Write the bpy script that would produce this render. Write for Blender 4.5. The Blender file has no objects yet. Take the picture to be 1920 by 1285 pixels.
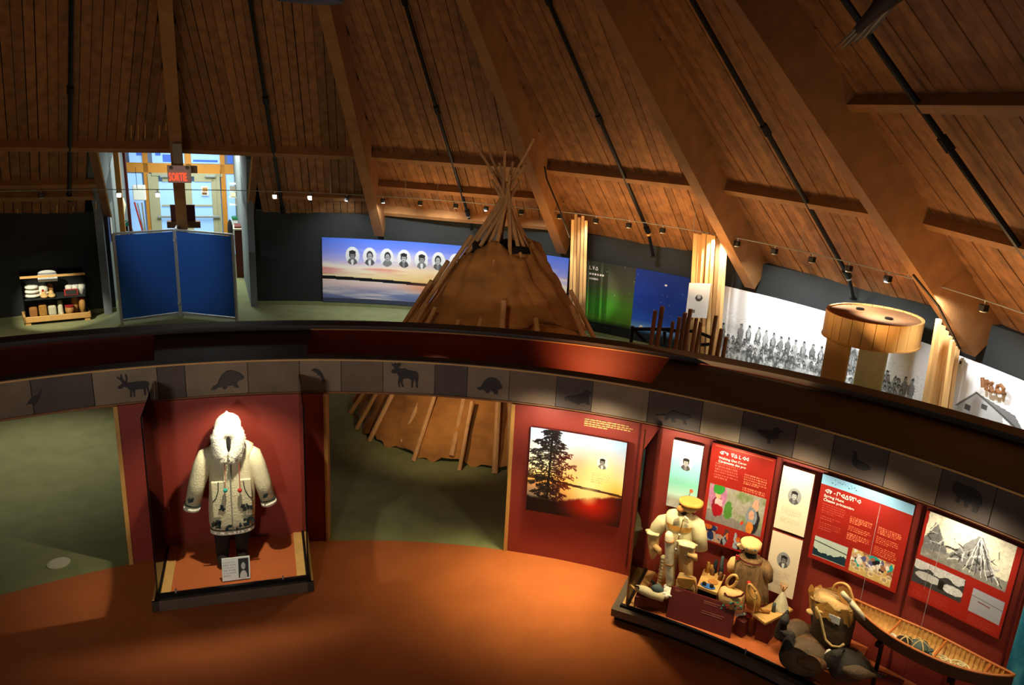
import bpy, math, random
import numpy as np
from mathutils import Vector, Matrix
# Coordinates fitted from image pixels: x right, y away, z up; S scales the whole scene and camera about the origin.
S = 0.82  # shrinks everything, camera included, so figures and panels come out human-sized
PI = math.pi
EYE = np.array([0, 0, 6.6])
F0, PITCH, ROLL = 1464.0, 0.295, 0.054
_r = np.array([1.0, 0, 0]); FW = np.array([0, math.cos(PITCH), -math.sin(PITCH)]); _u = np.cross(_r, FW)
CR = math.cos(ROLL) * _r + math.sin(ROLL) * _u
CU = -math.sin(ROLL) * _r + math.cos(ROLL) * _u
RC = np.array([-1.29, 2.22])       # centre of the ring-shaped bulkhead
AX = np.array([-4.6, 10.5])        # axis of the conical roof
C = bpy.context.scene.collection

# ---------------------------------------------------------------- camera, world, lights, exposure
cd = bpy.data.cameras.new('camera'); cam = bpy.data.objects.new('camera', cd); C.objects.link(cam)
cd.sensor_width = 36; cd.lens = F0 / 1920 * 36; cd.clip_end = 200; cd.clip_start = 0.05
cam.matrix_world = Matrix(((CR[0], CU[0], -FW[0], 0), (CR[1], CU[1], -FW[1], 0), (CR[2], CU[2], -FW[2], 6.6 * S), (0, 0, 0, 1)))
bpy.context.scene.camera = cam
vs = bpy.context.scene.view_settings
vs.view_transform = 'Standard'; vs.look = 'None'; vs.gamma = 1; vs.use_curve_mapping = False; vs.exposure = 0.0
w = bpy.data.worlds.new('world'); bpy.context.scene.world = w; w.use_nodes = True
w.node_tree.nodes['Background'].inputs[0].default_value = (0.5, 0.42, 0.34, 1)
w.node_tree.nodes['Background'].inputs[1].default_value = 0.002
try:
    bpy.context.scene.cycles.max_bounces = 6; bpy.context.scene.cycles.transparent_max_bounces = 12
    bpy.context.scene.cycles.caustics_reflective = False; bpy.context.scene.cycles.caustics_refractive = False
    bpy.context.scene.cycles.sample_clamp_indirect = 4
except Exception:
    pass

def light(kind, name, loc, energy, color, target=None, size=0.1, spot=60, blend=0.6, size_y=None):
    ld = bpy.data.lights.new(name, kind); ld.energy = energy; ld.color = color
    if kind == 'AREA':
        ld.size = size * S
        if size_y: ld.shape = 'RECTANGLE'; ld.size_y = size_y * S
    else:
        ld.shadow_soft_size = size * S
    if kind == 'SPOT': ld.spot_size = math.radians(spot); ld.spot_blend = blend
    o = bpy.data.objects.new(name, ld); C.objects.link(o); o.location = Vector(loc) * S
    if target is not None:
        o.rotation_euler = (Vector(target) - Vector(loc)).to_track_quat('-Z', 'Y').to_euler()
    return o

def pr(az, r, z=0.0):      # polar about the ring centre
    a = math.radians(az); return (RC[0] + r * math.sin(a), RC[1] + r * math.cos(a), z)
def pa(az, r, z=0.0):      # polar about the roof axis
    a = math.radians(az); return (AX[0] + r * math.sin(a), AX[1] + r * math.cos(a), z)

WARM = (1.0, 0.62, 0.3); AMBER = (1.0, 0.6, 0.27); COOL = (0.92, 0.98, 1.0); NEUT = (1.0, 0.93, 0.78)
# track lamps over the outer gallery: (azimuth about the roof axis, energy, aim azimuth, aim radius, aim height, cone)

for i, (az, e, taz, tr, tz, cone) in enumerate([
        (-3, 130, -3, 14.3, 1.2, 110), (3, 140, 3, 14.3, 1.2, 110), (9.5, 140, 9.5, 14.3, 1.2, 110), (16, 90, 16, 14.3, 1.2, 95), (22.5, 110, 22.5, 14.3, 1.2, 95),
        (30, 66, 30.5, 14.3, 1.2, 90), (37, 66, 37.5, 14.3, 1.2, 90),
        (47.5, 230, 47, 14.3, 1.1, 95), (52.5, 230, 52.5, 14.3, 1.1, 95), (57.5, 230, 57.5, 14.3, 1.1, 95), (62.5, 230, 62.5, 14.3, 1.1, 95), (67.5, 190, 67.5, 14.3, 1.1, 95),
        (74, 190, 74, 14.3, 1.1, 95), (80, 190, 80, 14.3, 1.1, 95)]):
    light('SPOT', 'track_beam', pa(az, 12.75, 3.68), e, COOL, pa(taz, tr, tz), 0.06, cone, 0.9)
light('SPOT', 'track_beam', pa(24, 10.4, 3.6), 380, NEUT, (1.8, 22.4, 1.9), 0.05, 22, 0.6)  # this and the next frontal spots are added off the cable, brightening the boards
light('SPOT', 'track_beam', pa(42, 9.6, 3.6), 260, NEUT, (4.7, 19.6, 2.1), 0.05, 26, 0.6)
light('SPOT', 'track_beam', pa(74, 9.8, 3.6), 110, NEUT, (8.3, 14.3, 1.8), 0.05, 18, 0.6)
light('SPOT', 'track_beam', (-12.6, 18.2, 3.6), 700, NEUT, (-13.0, 21.1, 0.7), 0.05, 30, 0.6)
light('SPOT', 'floor_beam', (-12.5, 18.5, 4.6), 150, NEUT, (-12.5, 18.6, 0), 0.3, 110, 1.0)
light('SPOT', 'floor_beam', (-5.2, 20.5, 4.4), 100, NEUT, (-5.2, 20.7, 0), 0.3, 110, 1.0)
light('SPOT', 'floor_beam', (-8.9, 14.6, 4.6), 420, NEUT, (-8.6, 12.6, 0), 0.3, 70, 1.0)
light('SPOT', 'floor_beam', (-4.4, 13.4, 3.2), 22, NEUT, (-3.2, 11.4, 0), 0.2, 60, 1.0)
light('SPOT', 'panel_beam', (-10.0, 17.6, 5.0), 280, COOL, (-9.8, 22.2, 2.1), 0.1, 38, 1.0)
# entrance vestibule: fluorescent ceiling
light('AREA', 'vestibule_ceiling_light', (-11.6, 28.5, 4.9), 300, (0.92, 1.0, 0.97), (-11.6, 28.5, 0), 3.0, size_y=4.0)
# exhibit lamps: over the parka, grazing the red panels from the trough, and over the long case
light('SPOT', 'case_beam', pr(-17.0, 7.32, 2.98), 150, (1.0, 0.88, 0.66), pr(-18.6, 7.95, 0.6), 0.03, 100, 0.8)
light('SPOT', 'case_beam', pr(-18.3, 8.05, 2.42), 16, (1.0, 0.8, 0.55), pr(-18.3, 8.5, 1.6), 0.04, 100, 1.0)
for az, e in ((12.5, 30), (18.0, 30), (25.5, 30), (30.5, 30), (36.3, 30), (42.3, 30), (49.5, 30), (56, 14)):
    light('SPOT', 'case_beam', pr(az, 7.97, 2.42), e * .62, (1.0, 0.84, 0.6), pr(az, 8.5, 1.85), 0.04, 150, 0.7)
for az, e in ((25.5, 88), (30.0, 84), (35.0, 64), (40.5, 52), (46, 50), (51, 36)):
    light('SPOT', 'case_beam', pr(az - 1, 7.58, 2.9), e, (1.0, 0.78, 0.48), pr(az, 8.05, 0.3), 0.04, 78, 0.9)
light('SPOT', 'fascia_fill', pr(14.5, 9.5, 2.3), 52, (1.0, 0.40, 0.14), pr(15.0, 10.5, 2.75), 0.1, 110, 1.0)  # unseen red light added for the glow on the outer fascia
# central hall: lamps under the ring rim lighting the carpet near the exhibits
for az, r_, e in ((-6, 7.9, 22), (1, 7.9, 20), (7.5, 7.95, 52), (13, 8.1, 170), (18.5, 8.0, 170), (-31, 7.9, 8)):
    light('SPOT', 'carpet_beam', pr(az, 8.1, 2.40), e * .8, (1.0, 0.84, 0.42), pr(az, r_ - .35, 0), 0.08, 84, 1.0)
light('SPOT', 'carpet_beam', (-1.2, 3.0, 8.0), 3, (1.0, 0.8, 0.62), (-1.3, 6.8, 0), 0.25, 100, 1.0)
light('SPOT', 'tipi_beam', (-2.6, 9.5, 7.4), 210, (1.0, 0.78, 0.5), (-0.4, 15.9, 2.4), 0.2, 40, 1.0)
light('SPOT', 'tipi_beam', pr(0, 9.9, 2.3), 90, (1.0, 0.74, 0.42), (-1.2, 14.4, 0.7), 0.1, 90, 1.0)
light('SPOT', 'frieze_fill', (-2.6, -3.0, 3.75), 900, (1.0, 0.9, 0.8), (-3.2, 9.5, 2.75), 0.5, 58, 1.0)  # unseen soft fill added from behind to brighten the frieze
light('SPOT', 'frieze_fill', (0.5, -3.0, 3.75), 420, (1.0, 0.9, 0.8), (5.0, 8.6, 2.75), 0.5, 50, 1.0)
for az, r_, e in ((12, 12.2, 20), (32, 12.0, 30), (44, 11.9, 30), (50, 11.8, 10), (61, 11.2, 12), (77, 11.9, 26), (86, 11.6, 22)):  # unseen area lights added as bounce onto the lower roof
    light('AREA', 'roof_glow', pa(az, r_, 2.85), e, AMBER, pa(az, r_ + 1.5, 4.35), 2.6, size_y=0.5)
light('AREA', 'roof_glow', (-7.5, 13.5, 3.2), 26, AMBER, (-8.0, 21.0, 6.5), 6.0, size_y=2.0)
light('AREA', 'roof_glow', (3.0, 11.5, 3.2), 26, AMBER, (6.2, 16.2, 6.6), 3.0, size_y=1.2)
light('AREA', 'hall_fill', (3.0, 3.0, 5.0), 14, (1.0, 0.85, 0.75), (7.0, 8.0, 9.0), 3.0, size_y=3.0)  # soft fills added to lift the dark upper roof
light('AREA', 'hall_fill', (-4.0, 6.0, 4.5), 22, (1.0, 0.9, 0.85), (-4.6, 12.0, 12.0), 5.0, size_y=5.0)
# ---------------------------------------------------------------- helpers: pixels to places
def ray(x, y): return FW + (x - 960) / F0 * CR - (y - 642.5) / F0 * CU
def P(x, y, z=0.0):
    d = ray(x, y); p = EYE + d * (z - 6.6) / d[2]; return (p[0], p[1], p[2])
def oncyl(x, y, c, R):
    d = ray(x, y); a = d[:2] @ d[:2]; b = -(d[:2] @ c); cc = c @ c - R * R
    t = (-b + math.sqrt(max(b * b - a * cc, 0))) / a
    p = EYE + d * t; q = p[:2] - c
    return math.degrees(math.atan2(q[0], q[1])), p[2]
class Fr:
    """upright local frame: o origin, a yaw in degrees clockwise of the outward (away) axis; X right, Y away, Z up"""
    def __init__(s, o, a):
        s.o = np.array(o, float); t = math.radians(a)
        s.Y = np.array([math.sin(t), math.cos(t), 0]); s.X = np.array([math.cos(t), -math.sin(t), 0]); s.Z = np.array([0, 0, 1.0])
    def w(s, x, y, z): return tuple(s.o + s.X * x + s.Y * y + s.Z * z)
    def px(s, x, y, dy=0.0):
        d = ray(x, y); t = ((s.o + s.Y * dy - EYE) @ s.Y) / (d @ s.Y); q = EYE + d * t - s.o
        return q @ s.X, q[2]

# ---------------------------------------------------------------- helpers: meshes and objects
class MB:
    def __init__(s): s.v = []; s.f = []; s.m = []; s.mi = 0; s.sm = False
    def add(s, vs, fs):
        n = len(s.v); s.v += [tuple(map(float, p)) for p in vs]; s.f += [tuple(i + n for i in f) for f in fs]; s.m += [s.mi] * len(fs); return s
    def box(s, c, d, fr=None, rot=0.0, tilt=0.0):
        x, y, z = [k / 2 for k in d]; pts = [(i * x, j * y, k * z) for k in (-1, 1) for j in (-1, 1) for i in (-1, 1)]
        ct, st = math.cos(tilt), math.sin(tilt); cr, sr = math.cos(rot), math.sin(rot); out = []
        for a, b, e in pts:
            b, e = b * ct - e * st, b * st + e * ct
            a, b = a * cr - b * sr, a * sr + b * cr
            q = (c[0] + a, c[1] + b, c[2] + e); out.append(fr.w(*q) if fr else q)
        return s.add(out, [(0, 2, 3, 1), (4, 5, 7, 6), (0, 1, 5, 4), (2, 6, 7, 3), (0, 4, 6, 2), (1, 3, 7, 5)])
    def hexa(s, p): return s.add(p, [(0, 3, 2, 1), (4, 5, 6, 7), (0, 1, 5, 4), (1, 2, 6, 5), (2, 3, 7, 6), (3, 0, 4, 7)])
    def tube(s, path, r, n=8, cap=True, flat=1.0):
        path = [Vector(p) for p in path]; rs = r if isinstance(r, (list, tuple)) else [r] * len(path)
        rings = []; t0 = None; up = None
        for i, p in enumerate(path):
            t = (path[min(i + 1, len(path) - 1)] - path[max(i - 1, 0)]).normalized()
            if up is None:
                up = Vector((0, 0, 1)) if abs(t.z) < 0.9 else Vector((1, 0, 0))
            a = t.cross(up).normalized(); b = a.cross(t).normalized(); up = b
            rings.append([p + (a * math.cos(2 * PI * k / n) + b * math.sin(2 * PI * k / n) * flat) * rs[i] for k in range(n)])
        return s.loft(rings, cap)
    def loft(s, rings, cap=True, closed=True):
        n = len(rings[0]); vs = [p for r in rings for p in r]; fs = []
        for i in range(len(rings) - 1):
            for k in range(n if closed else n - 1):
                k2 = (k + 1) % n; fs.append((i * n + k, i * n + k2, (i + 1) * n + k2, (i + 1) * n + k))
        if cap and closed: fs += [tuple(range(n - 1, -1, -1)), tuple((len(rings) - 1) * n + k for k in range(n))]
        return s.add(vs, fs)
    def lathe(s, c, prof, n=24, fr=None):
        rings = []
        for r, z in prof:
            ring = []
            for k in range(n):
                a = 2 * PI * k / n; q = (c[0] + r * math.cos(a), c[1] + r * math.sin(a), c[2] + z); ring.append(fr.w(*q) if fr else q)
            rings.append(ring)
        return s.loft(rings)
    def ball(s, c, r, n=12, m=8, fr=None, f=None):
        rx, ry, rz = r if isinstance(r, (list, tuple)) else (r, r, r); rings = []
        for i in range(m + 1):
            t = PI * i / m; sc = max(math.sin(t), 0.02); ring = []
            for k in range(n):
                a = 2 * PI * k / n; q = [rx * sc * math.cos(a), ry * sc * math.sin(a), -rz * math.cos(t)]
                if f: q = f(q)
                q = (c[0] + q[0], c[1] + q[1], c[2] + q[2]); ring.append(fr.w(*q) if fr else q)
            rings.append(ring)
        return s.loft(rings)
    def plate(s, pts, thick):      # pts 3D outline, thick 3-vector
        n = len(pts); t = np.array(thick, float)
        vs = list(pts) + [tuple(np.array(p) + t) for p in pts]
        return s.add(vs, [tuple(range(n)), tuple(range(2 * n - 1, n - 1, -1))] + [(i, i + n, (i + 1) % n + n, (i + 1) % n) for i in range(n)])

def obj(name, mb, mat, parent=None, smooth=False, kind=None, label=None, bevel=0, sub=0):
    me = bpy.data.meshes.new(name)
    po = np.array(parent['_o']) if parent is not None and '_o' in parent else np.zeros(3)
    vs = (np.array(mb.v, float) - po) * S
    me.from_pydata([tuple(p) for p in vs], [], mb.f)
    mats = mat if isinstance(mat, (list, tuple)) else [mat]
    for m in mats: me.materials.append(m)
    if len(mats) > 1: me.polygons.foreach_set('material_index', mb.m)
    if smooth: me.polygons.foreach_set('use_smooth', [True] * len(me.polygons))
    o = bpy.data.objects.new(name, me); C.objects.link(o)
    o['_o'] = [float(q) for q in po]
    if parent is not None: o.parent = parent
    if kind: o['kind'] = kind
    if label: o['label'] = label
    import bmesh
    bm = bmesh.new(); bm.from_mesh(me); bmesh.ops.recalc_face_normals(bm, faces=bm.faces)
    bm.to_mesh(me); bm.free()
    if bevel:
        b = o.modifiers.new('bevel', 'BEVEL'); b.width = bevel * S; b.segments = 2; b.limit_method = 'ANGLE'
    if sub:
        b = o.modifiers.new('sub', 'SUBSURF'); b.levels = sub; b.render_levels = sub
    return o
def thing(name, label, cat, loc=(0, 0, 0), group=None):
    o = bpy.data.objects.new(name, None); C.objects.link(o); o.location = Vector(loc) * S; o.empty_display_size = 0.1
    o['_o'] = [float(q) for q in loc]; o['label'] = label; o['category'] = cat
    if group: o['group'] = group
    return o
def tag(o, label, cat, group=None):
    # a one-mesh thing: move the origin to the middle of its foot
    me = o.data; n = len(me.vertices); a = np.empty(n * 3); me.vertices.foreach_get('co', a); a = a.reshape(-1, 3)
    c = np.array([(a[:, 0].min() + a[:, 0].max()) / 2, (a[:, 1].min() + a[:, 1].max()) / 2, a[:, 2].min()])
    me.vertices.foreach_set('co', (a - c).ravel()); o.location = c; me.update()
    o['_o'] = [float(q) for q in c / S]
    o['label'] = label; o['category'] = cat
    if group: o['group'] = group
    return o
def struct(name, mb, mat, parent=None, smooth=False, label=None):
    o = obj(name, mb, mat, parent, smooth)
    if parent is None: o['kind'] = 'structure'
    if label: o['label'] = label
    return o

def sthing(name, loc):
    o = thing(name, '', '', loc); del o['label']; del o['category']; o['kind'] = 'structure'; return o

# ---------------------------------------------------------------- materials
def srgb(c):
    if isinstance(c, str): c = tuple(int(c[i:i + 2], 16) / 255 for i in (0, 2, 4))
    return tuple((x / 12.92 if x <= 0.04045 else ((x + 0.055) / 1.055) ** 2.4) for x in c)
def mat(name, col, rough=0.8, var=0.12, scale=8.0, bump=0.0, bscale=60.0, metal=0.0, grain=None, objvar=0.0, spec=0.5, emit=None, es=0.0, sheen=0.0):
    m = bpy.data.materials.new(name); m.use_nodes = True; nt = m.node_tree; N = nt.nodes; L = nt.links
    b = N['Principled BSDF']; b.inputs['Roughness'].default_value = rough; b.inputs['Metallic'].default_value = metal
    b.inputs['Specular IOR Level'].default_value = spec
    c = srgb(col)
    tc = N.new('ShaderNodeTexCoord'); mp = N.new('ShaderNodeMapping'); L.new(tc.outputs['Object'], mp.inputs['Vector'])
    if grain: mp.inputs['Scale'].default_value = grain
    nz = N.new('ShaderNodeTexNoise'); nz.inputs['Scale'].default_value = scale; nz.inputs['Detail'].default_value = 5; L.new(mp.outputs[0], nz.inputs['Vector'])
    r = N.new('ShaderNodeMapRange'); r.inputs['From Min'].default_value = 0.3; r.inputs['From Max'].default_value = 0.7
    r.inputs['To Min'].default_value = 1 - var; r.inputs['To Max'].default_value = 1 + var; L.new(nz.outputs[0], r.inputs[0])
    hs = N.new('ShaderNodeHueSaturation'); hs.inputs['Color'].default_value = (*c, 1); L.new(r.outputs[0], hs.inputs['Value'])
    if objvar:
        oi = N.new('ShaderNodeObjectInfo'); r2 = N.new('ShaderNodeMapRange'); r2.inputs['To Min'].default_value = 1 - objvar; r2.inputs['To Max'].default_value = 1 + objvar
        L.new(oi.outputs['Random'], r2.inputs[0]); mu = N.new('ShaderNodeMath'); mu.operation = 'MULTIPLY'
        L.new(r.outputs[0], mu.inputs[0]); L.new(r2.outputs[0], mu.inputs[1]); L.new(mu.outputs[0], hs.inputs['Value'])
    L.new(hs.outputs[0], b.inputs['Base Color'])
    if bump:
        n2 = N.new('ShaderNodeTexNoise'); n2.inputs['Scale'].default_value = bscale; n2.inputs['Detail'].default_value = 4; L.new(mp.outputs[0], n2.inputs['Vector'])
        bp = N.new('ShaderNodeBump'); bp.inputs['Strength'].default_value = bump; bp.inputs['Distance'].default_value = 0.02; L.new(n2.outputs[0], bp.inputs['Height']); L.new(bp.outputs[0], b.inputs['Normal'])
    if emit:
        b.inputs['Emission Color'].default_value = (*srgb(emit), 1); b.inputs['Emission Strength'].default_value = es
    if sheen: b.inputs['Sheen Weight'].default_value = sheen
    return m
def printmat(name, rough=0.45):
    m = bpy.data.materials.new(name); m.use_nodes = True; nt = m.node_tree; b = nt.nodes['Principled BSDF']; b.inputs['Roughness'].default_value = rough
    b.inputs['Specular IOR Level'].default_value = 0.3
    a = nt.nodes.new('ShaderNodeAttribute'); a.attribute_name = 'Col'; nt.links.new(a.outputs['Color'], b.inputs['Base Color']); return m
def glassmat():
    m = bpy.data.materials.new('case_glass'); m.use_nodes = True; nt = m.node_tree; N = nt.nodes; L = nt.links
    for n in list(N):
        if n.type != 'OUTPUT_MATERIAL': N.remove(n)
    out = [n for n in N if n.type == 'OUTPUT_MATERIAL'][0]
    t = N.new('ShaderNodeBsdfTransparent'); t.inputs[0].default_value = (0.97, 0.985, 0.97, 1); g = N.new('ShaderNodeBsdfGlossy'); g.inputs['Roughness'].default_value = 0.02
    fr = N.new('ShaderNodeFresnel'); fr.inputs[0].default_value = 1.16; mx = N.new('ShaderNodeMixShader')
    L.new(fr.outputs[0], mx.inputs[0]); L.new(t.outputs[0], mx.inputs[1]); L.new(g.outputs[0], mx.inputs[2]); L.new(mx.outputs[0], out.inputs[0]); return m
M = dict(
    green=mat('green_carpet', '84885a', 0.95, 0.12, 3, 0.5, 150),
    orange=mat('rust_carpet', 'b8622c', 0.95, 0.08, 2.5, 0.5, 150),
    orange2=mat('rust_felt', 'b85f2c', 0.95, 0.06, 4, 0.2, 150),
    black=mat('black_wall_paint', '1f2322', 0.75, 0.08, 3, 0.15, 40),
    dormer=mat('grey_paint', '747c7a', 0.8, 0.05, 3),
    white=mat('white_paint', 'e9ecea', 0.7, 0.03, 3),
    plank=mat('stained_pine_plank', '94643a', 0.7, 0.3, 1.2, 0.3, 20, grain=(6, 6, 0.8), objvar=0.22),
    glulam=mat('glulam_beam', '9c6c3c', 0.65, 0.16, 2.0, 0.2, 25, grain=(2, 2, 2)),
    gap=mat('dark_roof_backing', '120c07', 0.9, 0.1),
    pipe=mat('black_pipe', '0c0c0e', 0.45, 0.1, metal=0.3),
    frL=mat('light_birch_veneer', '7d6a52', 0.6, 0.16, 3, 0.1, 20),
    frM=mat('mid_maple_veneer', '6b5742', 0.6, 0.18, 3, 0.1, 20),
    frD=mat('dark_walnut_veneer', '493a30', 0.6, 0.2, 3, 0.1, 20),
    sil=mat('dark_inlay', '1e1614', 0.6, 0.05),
    ringtop=mat('dark_stained_rim', '2c221e', 0.55, 0.12, 3),
    ringin=mat('trough_lining', '7a2a18', 0.6, 0.1, 3),
    edge=mat('light_wood_edge', 'c8964e', 0.5, 0.1, 4),
    red=mat('red_exhibit_wall', '8a2e20', 0.6, 0.04, 2),
    maroon=mat('maroon_panel', '5a1712', 0.55, 0.05, 2),
    hide=mat('smoked_hide_canvas', 'ac7236', 0.95, 0.28, 2.2, 0.5, 9, grain=(1, 1, 2.2)),
    pole=mat('peeled_pole', 'cc9862', 0.8, 0.15, 4, 0.3, 30, grain=(4, 4, 0.6)),
    pine=mat('pale_pine_board', 'dfb273', 0.6, 0.1, 3, 0.1, 20, grain=(5, 5, 0.6), objvar=0.1),
    birch=mat('birch_plywood', 'cfa05a', 0.55, 0.1, 3, 0.1, 20, grain=(3, 3, 0.5)),
    darkwood=mat('dark_weathered_wood', '82552f', 0.7, 0.2, 4, 0.3, 20),
    plinth=mat('grey_brown_plinth', '5b4a3c', 0.7, 0.15, 5),
    metal=mat('black_metal', '0b0b0c', 0.4, 0.05, metal=0.2),
    alu=mat('grey_aluminium', 'a9b0ae', 0.4, 0.05, metal=0.5),
    blue=mat('blue_felt', '1c54a8', 0.95, 0.05, 20, 0.2, 200),
    glass=glassmat(),
    fur=mat('white_fur', 'f2ecd9', 0.95, 0.1, 30, 0.8, 60, sheen=0.4),
    duffle=mat('cream_wool', 'ded4b0', 0.9, 0.06, 8, 0.35, 60),
    dark=mat('dark_cloth', '17120f', 0.9, 0.1),
    hide2=mat('tanned_moosehide', 'd9b070', 0.9, 0.14, 6, 0.3, 30),
    hide3=mat('smoked_hide_ochre', 'b98436', 0.9, 0.12, 6, 0.3, 30),
    canvas=mat('cream_canvas', 'dccfa0', 0.9, 0.08, 6, 0.2, 30),
    feather=mat('grey_brown_feathers', '5d4a34', 0.8, 0.3, 9, 0.5, 40),
    featherdark=mat('dark_feathers', '2c2720', 0.8, 0.2, 9, 0.4, 40),
    bark=mat('birch_bark', 'c98f48', 0.6, 0.18, 4, 0.2, 20),
    red2=mat('red_wool', 'b0201c', 0.8), bluebead=mat('blue_inlay', '2b62a6', 0.5), teal=mat('teal_wool', '1f8f86', 0.8),
    signbox=mat('translucent_sign_box', '8a7468', 0.5, emit='b08878', es=0.25),
    paper=mat('white_card', 'e4e4da', 0.8, 0.03), grey=mat('grey_box', '8e8676', 0.6), cream=mat('cream_lettering', 'f0d9b8', 0.8, 0.0),
    letter=mat('white_lettering', 'f8f4ec', 0.8, 0.0), thread=mat('dark_thread', '1c2a2c', 0.9),
    rope=mat('twisted_rope', 'c2a468', 0.9, 0.2, 30), stone=mat('blue_grey_bundle', '4b5a58', 0.8, 0.2), 
    lampon=mat('lit_lamp', 'ffffff', 0.4, 0, emit='fff6e0', es=14.0),
    pane=mat('backlit_window', '9fc4f0', 0.3, 0.02, 2, emit='8fc0ff', es=0.55),
    pane2=mat('deep_blue_window', '3a62c0', 0.3, 0.02, 2, emit='4a78e0', es=0.45),
    sortie=mat('lit_red_letter', 'ff5522', 0.4, 0, emit='ff4010', es=2.2),
    oak=mat('honey_oak_frame', 'd18a2c', 0.5, 0.08, 3), putty=mat('putty_steel', 'b5b08c', 0.5, 0.04),
)
PR = printmat('printed_graphic'); PRS = printmat('printed_matt', 0.8)

# ---------------------------------------------------------------- flat prints
class Cv:
    """a small painted picture, carried to a grid mesh as colours"""
    def __init__(s, w, h, col=(1, 1, 1), seed=1):
        s.w, s.h = w, h; s.a = np.zeros((h, w, 3)) + np.array(s.c(col)); s.y, s.x = np.mgrid[0:h, 0:w]; s.x = (s.x + .5) / h; s.y = (s.y + .5) / h; s.r = np.random.RandomState(seed); s.A = w / h
    def c(s, c):
        if isinstance(c, str): return tuple(int(c[i:i + 2], 16) / 255 for i in (0, 2, 4))
        return (c, c, c) if isinstance(c, (int, float)) else c
    def mix(s, m, c): s.a = s.a * (1 - m[..., None]) + np.array(s.c(c)) * m[..., None]; return s
    def grad(s, stops, m=1.0, t=None):
        t = s.y if t is None else t; xs = [q[0] for q in stops]; cs = np.array([s.c(q[1]) for q in stops]); g = np.stack([np.interp(t, xs, cs[:, i]) for i in range(3)], -1)
        mm = (np.ones_like(s.y) * m)[..., None]; s.a = s.a * (1 - mm) + g * mm; return s
    def noise(s, sx, sy, octv=4, seed=0):
        r = np.random.RandomState(seed + 77); out = 0; amp = 1; tot = 0
        for o in range(octv):
            gx = max(2, int(sx * 2 ** o)); gy = max(2, int(sy * 2 ** o)); g = r.rand(gy + 2, gx + 2)
            X = s.x / s.A * gx; Y = np.clip(s.y, 0, .999) * gy; i = X.astype(int).clip(0, gx); j = Y.astype(int).clip(0, gy); fx = X - i; fy = Y - j; fx = fx * fx * (3 - 2 * fx); fy = fy * fy * (3 - 2 * fy)
            out = out + amp * ((g[j, i] * (1 - fx) + g[j, i + 1] * fx) * (1 - fy) + (g[j + 1, i] * (1 - fx) + g[j + 1, i + 1] * fx) * fy); tot += amp; amp *= .55
        return out / tot
    def ell(s, x, y, rx, ry, c, a=1.0, soft=.06): 
        d = np.sqrt(((s.x - x) / rx) ** 2 + ((s.y - y) / ry) ** 2); m = np.clip((1 - d) / soft + .5, 0, 1) * a; return s.mix(m, c)
    def poly(s, pts, c, a=1.0):
        ins = np.zeros_like(s.x, bool); n = len(pts)
        for i in range(n):
            x1, y1 = pts[i]; x2, y2 = pts[(i + 1) % n]
            if y1 == y2: continue
            cond = ((y1 > s.y) != (y2 > s.y)); ins ^= cond & (s.x < (x2 - x1) * (s.y - y1) / (y2 - y1) + x1)
        return s.mix(ins * a, c)
    def line(s, x1, y1, x2, y2, w, c, a=1.0):
        dx, dy = x2 - x1, y2 - y1; L = dx * dx + dy * dy + 1e-9; t = np.clip(((s.x - x1) * dx + (s.y - y1) * dy) / L, 0, 1)
        d = np.hypot(s.x - x1 - t * dx, s.y - y1 - t * dy); px = 1.0 / s.h; return s.mix(np.clip((w / 2 - d) / px + .5, 0, 1) * a, c)
    def rect(s, x0, y0, x1, y1, c, a=1.0): return s.mix(((s.x >= x0) & (s.x <= x1) & (s.y >= y0) & (s.y <= y1)) * a, c)
    def warp(s, x0, y0, x1, y1, amp, fr=1.0, seed=0):
        n = max(int(max(s.w, s.h) * .16 * fr), 6); dx = (s.noise(n, n, 2, seed + 5) - .5) * 2 * amp * s.h; dy = (s.noise(n, n, 2, seed + 9) - .5) * 2 * amp * s.h
        m = (s.x >= x0) & (s.x <= x1) & (s.y >= y0) & (s.y <= y1); j, i = np.mgrid[0:s.h, 0:s.w]
        lo_i, hi_i = int(x0 * s.h), min(int(x1 * s.h), s.w - 1); lo_j, hi_j = int(y0 * s.h), min(int(y1 * s.h), s.h - 1)
        ii = np.clip((i + dx).astype(int), lo_i, hi_i); jj = np.clip((j + dy).astype(int), lo_j, hi_j); b = s.a[jj, ii]; g = 1 + (s.noise(n * 2, n * 2, 2, seed + 3)[..., None] - .5) * .22
        s.a = np.where(m[..., None], np.clip(b * g, 0, 1), s.a); return s
    def text(s, x, y, w, rows, dy, c, a=.8, h=None):
        h = h or dy * .55
        for i in range(rows):
            u = x; end = x + w * (1 if i < rows - 1 else s.r.uniform(.5, .9)) * s.r.uniform(.93, 1)
            while u < end:
                l = s.r.uniform(.02, .07) * w * 1.6; s.rect(u, y + i * dy, min(u + l, end), y + i * dy + h, c, a * s.r.uniform(.6, 1)); u += l + .012 * w + 1.0 / s.h
        return s
    def portrait(s, x, y, rx, ry, bg=.88, seed=0, dark=.25):
        r = np.random.RandomState(seed); k = s.a.copy(); s.ell(x, y, rx, ry, bg, soft=.05); hx = x + r.uniform(-.1, .1) * rx
        face = r.uniform(.5, .75); s.ell(hx, y + .85 * ry, .72 * rx, .62 * ry, dark + r.uniform(0, .25)); s.ell(hx, y + .62 * ry, .2 * rx, .4 * ry, .9 if r.rand() < .6 else .5)
        s.ell(hx, y - .12 * ry, .46 * rx, .5 * ry, dark * .7); s.ell(hx, y + .02 * ry, .33 * rx, .42 * ry, face); s.ell(hx - .13 * rx, y - .04 * ry, .08 * rx, .05 * ry, .2); s.ell(hx + .13 * rx, y - .04 * ry, .08 * rx, .05 * ry, .2); s.ell(hx, y + .24 * ry, .12 * rx, .04 * ry, .3)
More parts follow.
